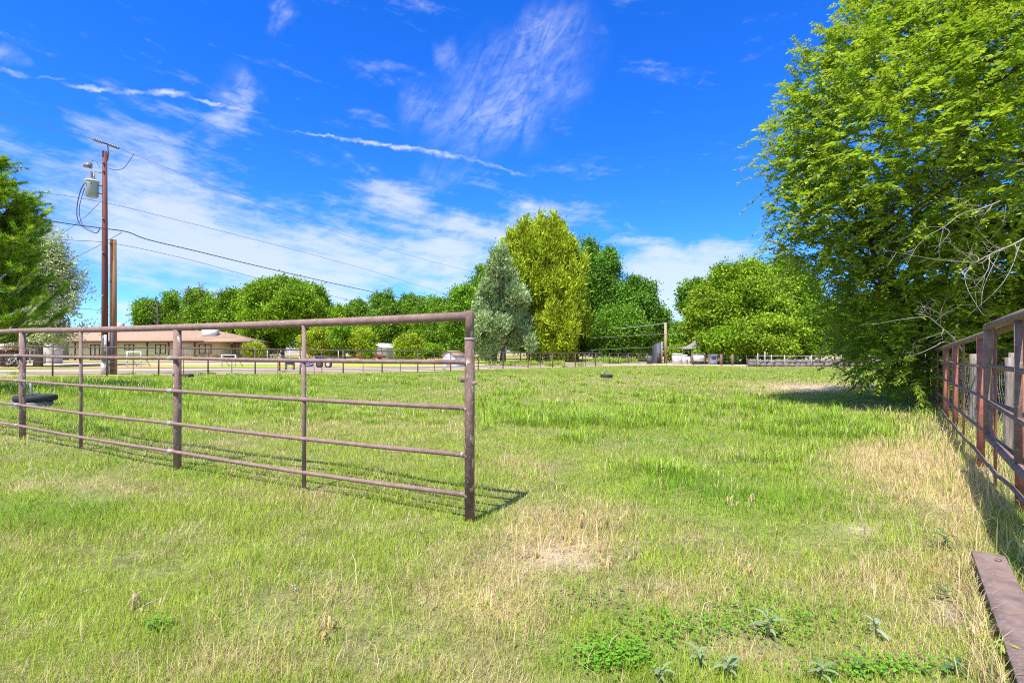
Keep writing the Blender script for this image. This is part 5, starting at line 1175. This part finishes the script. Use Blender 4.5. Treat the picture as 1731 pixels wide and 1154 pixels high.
# the big leafy tree
def big_tree():
    rng = np.random.default_rng(19); cx, cy = 11.6, 12.2; z = Hf(cx, cy); T = thing('mulberry_tree', (cx, cy, z), 'huge bright leafy tree spreading over the open gate and red fence', 'tree'); g = GB()
    lob = [(12.1, 12.4, 6.9, 4.3, 4.3, 4.1), (9.4, 11.0, 5.3, 3.0, 3.0, 2.6), (9.0, 11.6, 6.9, 2.4, 2.6, 2.3), (11.2, 13.6, 2.8, 2.2, 2.2, 2.0), (10.8, 9.6, 6.0, 3.6, 2.6, 3.4), (12.8, 10.4, 8.6, 3.8, 3.0, 3.4), (11.2, 14.6, 1.5, 1.7, 1.7, 1.5), (11.2, 12.2, 9.2, 2.5, 2.6, 2.1), (8.7, 11.8, 8.7, 1.0, .9, 1.2), (8.0, 11.8, 8.0, .7, .7, 1.4), (7.3, 12, 7.3, .6, .8, 1.2), (6.8, 12, 6.5, .6, .8, 1.0), (6.8, 12, 5.6, .6, .8, .7), (6.9, 12, 4.6, .7, .9, .6), (7.1, 12.2, 3.7, .6, .8, .5), (14.6, 12.5, 5.0, 4.0, 4.0, 4.5), (9.0, 12.6, 4.3, 1.8, 1.9, 1.4), (8.0, 10.6, 5.6, 1.6, 1.7, 1.2), (10.9, 13.2, 3.2, 2.8, 1.8, 2.6), (9.3, 11.4, 1.5, 1.1, 1.1, 1.4), (9.5, 12.4, 2.1, 1.5, 1.4, 1.7), (9.9, 11.8, 3.2, 2.0, 1.6, 1.5), (10.6, 11.2, 2.6, 1.6, 1.3, 1.8), (9.9, 14.0, 1.9, 1.2, 1.2, .8)]
    stems = [np.array([[cx, cy, z - .1], [cx - .1, cy, z + 1.4], [cx - .7, cy - .2, z + 3.2], [cx - 1.3, cy - .6, z + 5.5], [cx - 1.7, cy - .8, z + 8.2]]), np.array([[cx + .6, cy + .3, z - .1], [cx + .7, cy + .3, z + 1.6], [cx + 1.1, cy + .2, z + 4], [cx + 1.0, cy - .4, z + 7.5], [cx + 1.1, cy - .6, z + 10]]), np.array([[cx - .2, cy + .5, z], [cx - .9, cy + .6, z + 1.3], [cx - 2.2, cy + .5, z + 2.6], [cx - 3.0, cy + .1, z + 4.0]])]
    for s, r in zip(stems, (.30, .26, .17)): P = smooth(s, 4); g.tube(P, np.linspace(r, .05, len(P)), 10)
    allst = np.concatenate([smooth(s, 6) for s in stems])
    # shoots: leafy twigs spread through the crown, mostly near its outside
    w = np.array([l[3] * l[4] + l[3] * l[5] for l in lob]) * np.array([1.0 if l[3] > 1 else 1.5 for l in lob]); N = 14500; pick = rng.choice(len(lob), N, p=w / w.sum()); Lb = np.array(lob)[pick]; d = rng.normal(0, 1, (N, 3)); d /= np.linalg.norm(d, axis=1)[:, None]
    lump = 1 + .15 * np.sin(d[:, 0] * 6 + Lb[:, 0] * 3) * np.cos(d[:, 2] * 7 + Lb[:, 2]) + .10 * np.sin(d[:, 1] * 13 + d[:, 2] * 10)
    S = Lb[:, :3] + d * ((.45 + .5 * rng.random(N) ** .5) * lump)[:, None] * Lb[:, 3:]
    inside = np.zeros(N, int)
    for l in lob: inside += (((S - np.array(l[:3])) / (np.array(l[3:]) * .72)) ** 2).sum(1) < 1
    keep = (rng.random(N) < np.where(inside > 0, .42, 1.0)) & (S[:, 2] > .25)
    # keep the passage over the gate and fence clear
    fy = (S[:, 0] - 1.04) / .74 + 0.0
    nearf = (S[:, 2] < 2.5) & (S[:, 1] < 9.9); keep &= ~nearf
    keep &= ~((S[:, 2] < 3.3) & (S[:, 1] < 9.0) & (S[:, 0] < 8.5))
    S, d = S[keep], d[keep]; N = len(S)
    sd = d * .75 + rng.normal(0, .45, (N, 3)); sd[:, 2] += .35; sd /= np.linalg.norm(sd, axis=1)[:, None]; SL = .40 + .55 * rng.random(N); tw = GB(); k = 22
    ts = (np.arange(k) + .7) / k; droop = .22 + .3 * rng.random(N)
    pos = S[:, None, :] + sd[:, None, :] * (SL[:, None] * ts[None])[..., None]; pos[..., 2] -= (droop * SL)[:, None] * ts[None] ** 2
    for i in range(N): tw.tube(pos[i, ::7], [.006, .005, .004, .003][:len(pos[i, ::7])], 3, False)
    # boughs reach from the stems to every third or so shoot cluster
    for i in range(0, N, 34):
        e = S[i]; j = np.argmin(((allst - e) ** 2).sum(1) + 3 * np.clip(allst[:, 2] - e[2] + .8, 0, 9) ** 2); b = allst[j]; mid = (b + e) / 2 + np.array([0, 0, .25]) + rng.normal(0, .18, 3); g.tube(smooth([b, mid, e], 4), np.linspace(.035, .008, 9), 5, False)
    g.build('trunk', M['barkb'], T, True); tw.build('twigs', M['barkg'], T, True)
    # leaves along each shoot, alternating, hanging a little
    n = N * k; P = pos.reshape(-1, 3); ax = np.repeat(sd, k, 0); side = np.cross(ax, [0, 0, 1.]); side /= np.linalg.norm(side, axis=1)[:, None] + 1e-6; sg = np.where(np.tile(np.arange(k), N) % 2 == 0, 1., -1.)[:, None]
    dirv = ax * .55 + side * sg * (.75 + .3 * rng.random((n, 1))) + rng.normal(0, .28, (n, 3)); dirv[:, 2] -= .25 * rng.random(n); dirv /= np.linalg.norm(dirv, axis=1)[:, None]
    up = np.array([0, 0, 1.]) + rng.normal(0, .45, (n, 3)); s = np.cross(dirv, up); s /= np.linalg.norm(s, axis=1)[:, None] + 1e-6; nn = np.cross(s, dirv)
    l = (.092 + .06 * rng.random((n, 1))) * (1.08 - .3 * np.tile(ts, N)[:, None]); wv = l * .52
    V = np.stack([P, P + dirv * l * .45 + s * wv * .5 + nn * wv * .14, P + dirv * l - nn * l * .10, P + dirv * l * .45 - s * wv * .5 + nn * wv * .14], 1).reshape(-1, 3)
    c = mixc(np.tile(np.array([.20, .36, .014]), (n, 1)), np.array([.46, .58, .03]), np.clip(np.tile(ts, N) * .55 + np.repeat(rng.random(N), k) * .5 + .2 * (rng.random(n) - .5), 0, 1)) * (.8 + .4 * rng.random((n, 1)))
    GB().add(V, np.arange(4 * n).reshape(-1, 4), np.repeat(c, 4, 0)).build('crown', M['leaf'], T)
big_tree()
def dead_branch(pts, r0, label, seed, forks, spread):
    """bleached branch: a main stem with forking twigs"""
    rng = np.random.default_rng(seed); P = smooth(pts, 5); g = GB().tube(P, np.linspace(r0, r0 * .3, len(P)), 7); tw = GB(); T = thing('dead_branch', P[0], label, 'dead branch', 'bleached dead branches in the big tree')
    d = P[-1] - P[0]; L = np.linalg.norm(d); d /= L
    for k in range(forks):
        i = 2 + rng.integers(0, len(P) - 2); v = d * (.4 + .5 * rng.random()) + rng.normal(0, spread, 3); q = P[i]; e = q + v * L * (.2 + .35 * rng.random()); m = (q + e) / 2 + rng.normal(0, .05 * L, 3) * .6
        Q = smooth([q, m, e], 4); tw.tube(Q, np.linspace(r0 * .45, r0 * .12, len(Q)), 5, False)
        for j in range(3):
            q2 = Q[3 + rng.integers(0, len(Q) - 3)]; e2 = q2 + (v * .4 + rng.normal(0, spread * .6, 3)) * L * .22; tw.tube([q2, (q2 + e2) / 2 + rng.normal(0, .02 * L, 3), e2], [r0 * .2, r0 * .14, r0 * .07], 4, False)
    g.build('stem', M['deadwood'], T, True); tw.build('twigs', M['deadwood'], T, True)
dead_branch([W(1632, 600, 10.0), W(1612, 572, 9.6), W(1590, 552, 9.3), W(1568, 535, 9.2), W(1548, 530, 9.1)], .016, 'pale forked dead branch poking out over the red fence', 1, 8, .42)
dead_branch([W(1612, 585, 9.8), W(1598, 577, 9.5), W(1575, 588, 9.3), W(1552, 598, 9.2), W(1535, 602, 9.1)], .010, 'pale dead branch drooping below the forked one', 2, 3, .25)
dead_branch([W(1745, 395, 8.4), W(1715, 412, 8.1), W(1685, 425, 7.9), W(1655, 440, 7.7), W(1622, 462, 7.6)], .015, 'large bleached dead branch sweeping down through the leaves', 3, 14, .36)
dead_branch([W(1690, 340, 8.2), W(1660, 352, 8.0), W(1625, 362, 7.9), W(1595, 384, 7.8), W(1560, 402, 7.8)], .010, 'thin bleached dead branch above the large one', 4, 9, .32)

# ------------------------------------------------------------------ plants in the grass near the camera
def G(px, py): Y = EYE * F / (py - HY); return GX(px, Y), Y
def weed(px, py, h, nl, L, col, label, seed, name='silver_weed', cat='weed', spread=.6):
    h *= .55; L *= .58; rng = np.random.default_rng(seed); x, y = G(px, py); z = Hf(x, y); T = thing(name, (x, y, z), label, cat, 'leafy weeds in the near grass'); s = GB(); lf = GB(); lean = rng.normal(0, .12, 2)
    top = np.array([x + lean[0] * h, y + lean[1] * h, z + h]); st = smooth([(x, y, z - .01), (x + lean[0] * h * .3, y + lean[1] * h * .3, z + h * .5), top], 4); s.tube(st, np.linspace(.0045, .0025, len(st)), 6); s.build('stem', M['stalk'], T, True)
    for k in range(nl):
        t = .25 + .75 * (k + .5) / nl; b = np.array([np.interp(t, np.linspace(0, 1, len(st)), st[:, i]) for i in range(3)]); a = k * 2.4 + rng.normal(0, .3); el = .15 + .55 * t + rng.normal(0, .12); n = 6; u = np.linspace(0, 1, n); ll = L * (.4 + .85 * rng.random()) * (1.1 - .35 * t)
        d = np.array([math.cos(a), math.sin(a)]); mid = np.stack([b[0] + d[0] * ll * u, b[1] + d[1] * ll * u, b[2] + ll * (el * u - .75 * u ** 2 * spread)], 1); w = ll * .13 * np.sin(np.pi * np.clip(u * .93 + .05, 0, 1)) ** .8 + .0008; sd = np.array([-d[1], d[0], 0])
        Lf, Rt = mid + sd * w[:, None] + np.array([0, 0, 1]) * (w * .5)[:, None], mid - sd * w[:, None] + np.array([0, 0, 1]) * (w * .5)[:, None]; V = np.concatenate([Lf, mid, Rt]); i = np.arange(n - 1)
        lf.add(V, np.concatenate([np.stack([i, i + 1, n + i + 1, n + i], 1), np.stack([n + i, n + i + 1, 2 * n + i + 1, 2 * n + i], 1)]), np.asarray(col) * (.85 + .3 * rng.random()))
    lf.build('leaves', M['weed'], T, True)
SV = (.25, .33, .15)
M['stalk'] = material('pale_green_stalk', (.33, .38, .20), (.26, .30, .14), .7, 20)
weed(1298, 1075, .20, 12, .16, SV, 'tallest silver green weed in the dry grass', 1); weed(1180, 1122, .12, 10, .12, SV, 'silver green weed beside the clover patch', 2); weed(1112, 1148, .11, 9, .11, SV, 'small silver green weed at the edge of the clover patch', 3)
weed(1232, 1142, .13, 10, .13, SV, 'sprawling silver green weed between two taller ones', 4); weed(1390, 1148, .12, 10, .13, SV, 'silver green weed in front of the dry stubble', 5); weed(1478, 1082, .14, 8, .13, (.36, .42, .27), 'pale folded silver weed among the straw', 6)
weed(1600, 930, .20, 12, .17, (.13, .20, .075), 'dark green drooping weed in the pale straw', 7); weed(1598, 1012, .15, 9, .13, (.15, .20, .09), 'dull green drooping weed above the gravel patch', 8); weed(1688, 1128, .16, 9, .16, (.32, .42, .05), 'yellow green broad leaved weed leaning on the steel beam', 9, spread=.9)
weed(1450, 1135, .08, 9, .10, (.10, .24, .04), 'low dark green weed in the straw', 10); weed(1618, 1150, .09, 9, .1, (.07, .2, .09), 'blue green weed beside the beam', 11); weed(1682, 1052, .16, 10, .08, (.16, .30, .03), 'bushy green weed against the side of the steel beam', 12); weed(1740, 985, .22, 16, .16, (.08, .22, .03), 'lush dark green weed behind the steel beam', 13)
weed(495, 1005, .06, 6, .06, (.5, .5, .42), 'tiny whitish weed in the short grass', 14)
def dried(px, py, h, label, seed):
    rng = np.random.default_rng(seed); x, y = G(px, py); z = Hf(x, y); T = thing('dried_weed', (x, y, z), label, 'dried weed', 'dried curly weeds in the paddock'); g = GB(); lf = GB()
    for k in range(3):
        b = np.array([x + rng.normal(0, .03), y + rng.normal(0, .03), z]); e = b + np.array([rng.normal(0, .05), rng.normal(0, .05), h * (.7 + .4 * rng.random())]); P = smooth([b, (b + e) / 2 + rng.normal(0, .012, 3), e], 4); g.tube(P, np.linspace(.004, .002, len(P)), 5)
        for j in range(8):
            q = P[2 + rng.integers(0, len(P) - 2)]; a = rng.random() * 6.28; L = .02 + .035 * rng.random(); n = 5; u = np.linspace(0, 1, n); mid = np.stack([q[0] + math.cos(a) * L * u * (1 - .3 * u), q[1] + math.sin(a) * L * u * (1 - .3 * u), q[2] + L * (.5 * u - 1.6 * u * u)], 1); sd = np.array([-math.sin(a), math.cos(a), 0]) * (.0045 * np.sin(np.pi * (u * .9 + .05)))[:, None]; i = np.arange(n - 1)
            lf.add(np.concatenate([mid + sd, mid - sd]), np.stack([i, i + 1, n + i + 1, n + i], 1), STRAW * (.85 + .35 * rng.random()))
    g.build('stem', M['deadwood'], T, True); lf.build('leaves', M['weed'], T, True)
for i, (px, py, h, lab) in enumerate([(925, 885, .12, 'dried curly weed just past the thick end post'), (955, 912, .10, 'dried curly weed on the edge of the bare patch'), (990, 893, .14, 'upright dried weed pair above the bare patch'), (1026, 897, .12, 'dried weed standing clear of the bare patch'), (1068, 945, .17, 'tallest dried curly weed past the bare patch'), (1030, 955, .14, 'bleached dried weed close to the bare patch'), (1268, 975, .10, 'lone dried weed among greener grass'), (905, 940, .08, 'low dried weed in the middle of the bare patch'), (1240, 862, .10, 'dried seedy weed in the lush patch'), (1265, 850, .09, 'second dried seedy weed in the lush patch'), (545, 1075, .09, 'pale dried stalk in the short grass'), (235, 1030, .09, 'thin dried stalk in the short grass')]):
    dried(px, py, h * .8, lab, 40 + i)
def clover():
    rng = np.random.default_rng(23); g = GB()
    for px, py, rx, ry, n in ((1040, 1110, 60, 24, 420), (1160, 1060, 120, 30, 260), (1320, 1060, 110, 30, 170), (1480, 1140, 110, 18, 260), (1250, 1030, 150, 30, 160), (270, 1065, 22, 8, 60), (980, 1010, 120, 30, 90), (1700, 950, 30, 16, 160)):
        a = rng.normal(0, .6, (n, 2)); q = np.clip(py + ry * a[:, 1], 700, 1190); p = px + rx * a[:, 0]; Y = EYE * F / (q - HY); x = (p - CX) / F * Y; h = .02 + .035 * rng.random(n); z = H(x, Y) + h
        for k in range(3):
            an = k * 2.094 + rng.random(n) * .6; r = .0038 + .0026 * rng.random(n); c = np.stack([x + np.cos(an) * r, Y + np.sin(an) * r, z], 1); t = rng.normal(0, .3, (n, 2)); ring = []
            for j in range(6):
                b = j * 1.047; ring.append(c + np.stack([r * np.cos(b), r * np.sin(b), r * (np.cos(b) * t[:, 0] + np.sin(b) * t[:, 1])], 1))
            V = np.stack(ring, 1).reshape(-1, 3); col = mixc(np.tile(np.array([.11, .32, .03]), (n, 1)), np.array([.25, .44, .03]), rng.random(n)); g.add(V, np.arange(6 * n).reshape(-1, 6), np.repeat(col, 6, 0))
    tag(g.build('clover', M['weed']), 'low green clover leaves in the near grass', 'clover', kind='stuff')
clover()
def pebbles():
    rng = np.random.default_rng(29); g = GB()
    for px, py, rx, ry, n in ((1620, 1035, 34, 26, 110), (940, 940, 60, 20, 90), (1460, 895, 30, 10, 30), (1600, 850, 60, 20, 60)):
        for _ in range(n):
            a = rng.normal(0, .55, 2); x, y = G(px + rx * a[0], py + ry * a[1]); s = .003 + .009 * rng.random() ** 2.5; z = Hf(x, y) + s * .3; k = np.arange(6); an = k * 1.047; rr = s * (1 + rng.normal(0, .2, 6)); V = np.concatenate([np.stack([x + rr * np.cos(an), y + rr * np.sin(an), z - s * .4 + 0 * an], 1), np.stack([x + .7 * rr * np.cos(an), y + .7 * rr * np.sin(an), z + s * .5 + rng.normal(0, s * .1, 6)], 1)])
            b = g.n; g.add(V, np.stack([k, (k + 1) % 6, 6 + (k + 1) % 6, 6 + k], 1)); g.F.setdefault(6, []).append((b + 6 + k)[None])
    tag(g.build('pebbles', M['pebble']), 'loose grey pebbles on the bare patches', 'pebbles', kind='stuff')
pebbles()
def beam_grass():
    rng = np.random.default_rng(37); g = GB(); n = 2600; a = np.array([2.865, 3.08]); b = np.array([1.7, 1.56]); t = rng.random(n); d = (b - a) / np.linalg.norm(b - a); nr = np.array([-d[1], d[0]]); sd = np.where(rng.random(n) < .5, 1., -1.)
    off = sd * (.088 + np.abs(rng.normal(0, .05, n))); p = a[None] + (b - a)[None] * t[:, None] + nr[None] * off[:, None]; green = rng.random(n) < np.where(sd > 0, .55, .2)
    c = np.where(green[:, None], mixc(np.tile(YGREEN, (n, 1)), GREEN, rng.random(n)), mixc(np.tile(STRAW, (n, 1)), PALE, rng.random(n))) * (.75 + .5 * rng.random((n, 1)))
    blades(g, p[:, 0], p[:, 1], .05 + .13 * rng.random(n) ** 1.6, .0028 + .0015 * rng.random(n), .3 + .7 * rng.random(n), rng.random(n) * 6.283, c, 2)
    tag(g.build('dry_grass', M['grass']), 'straw and green blades growing over both edges of the steel beam', 'dry grass', kind='stuff')
beam_grass()
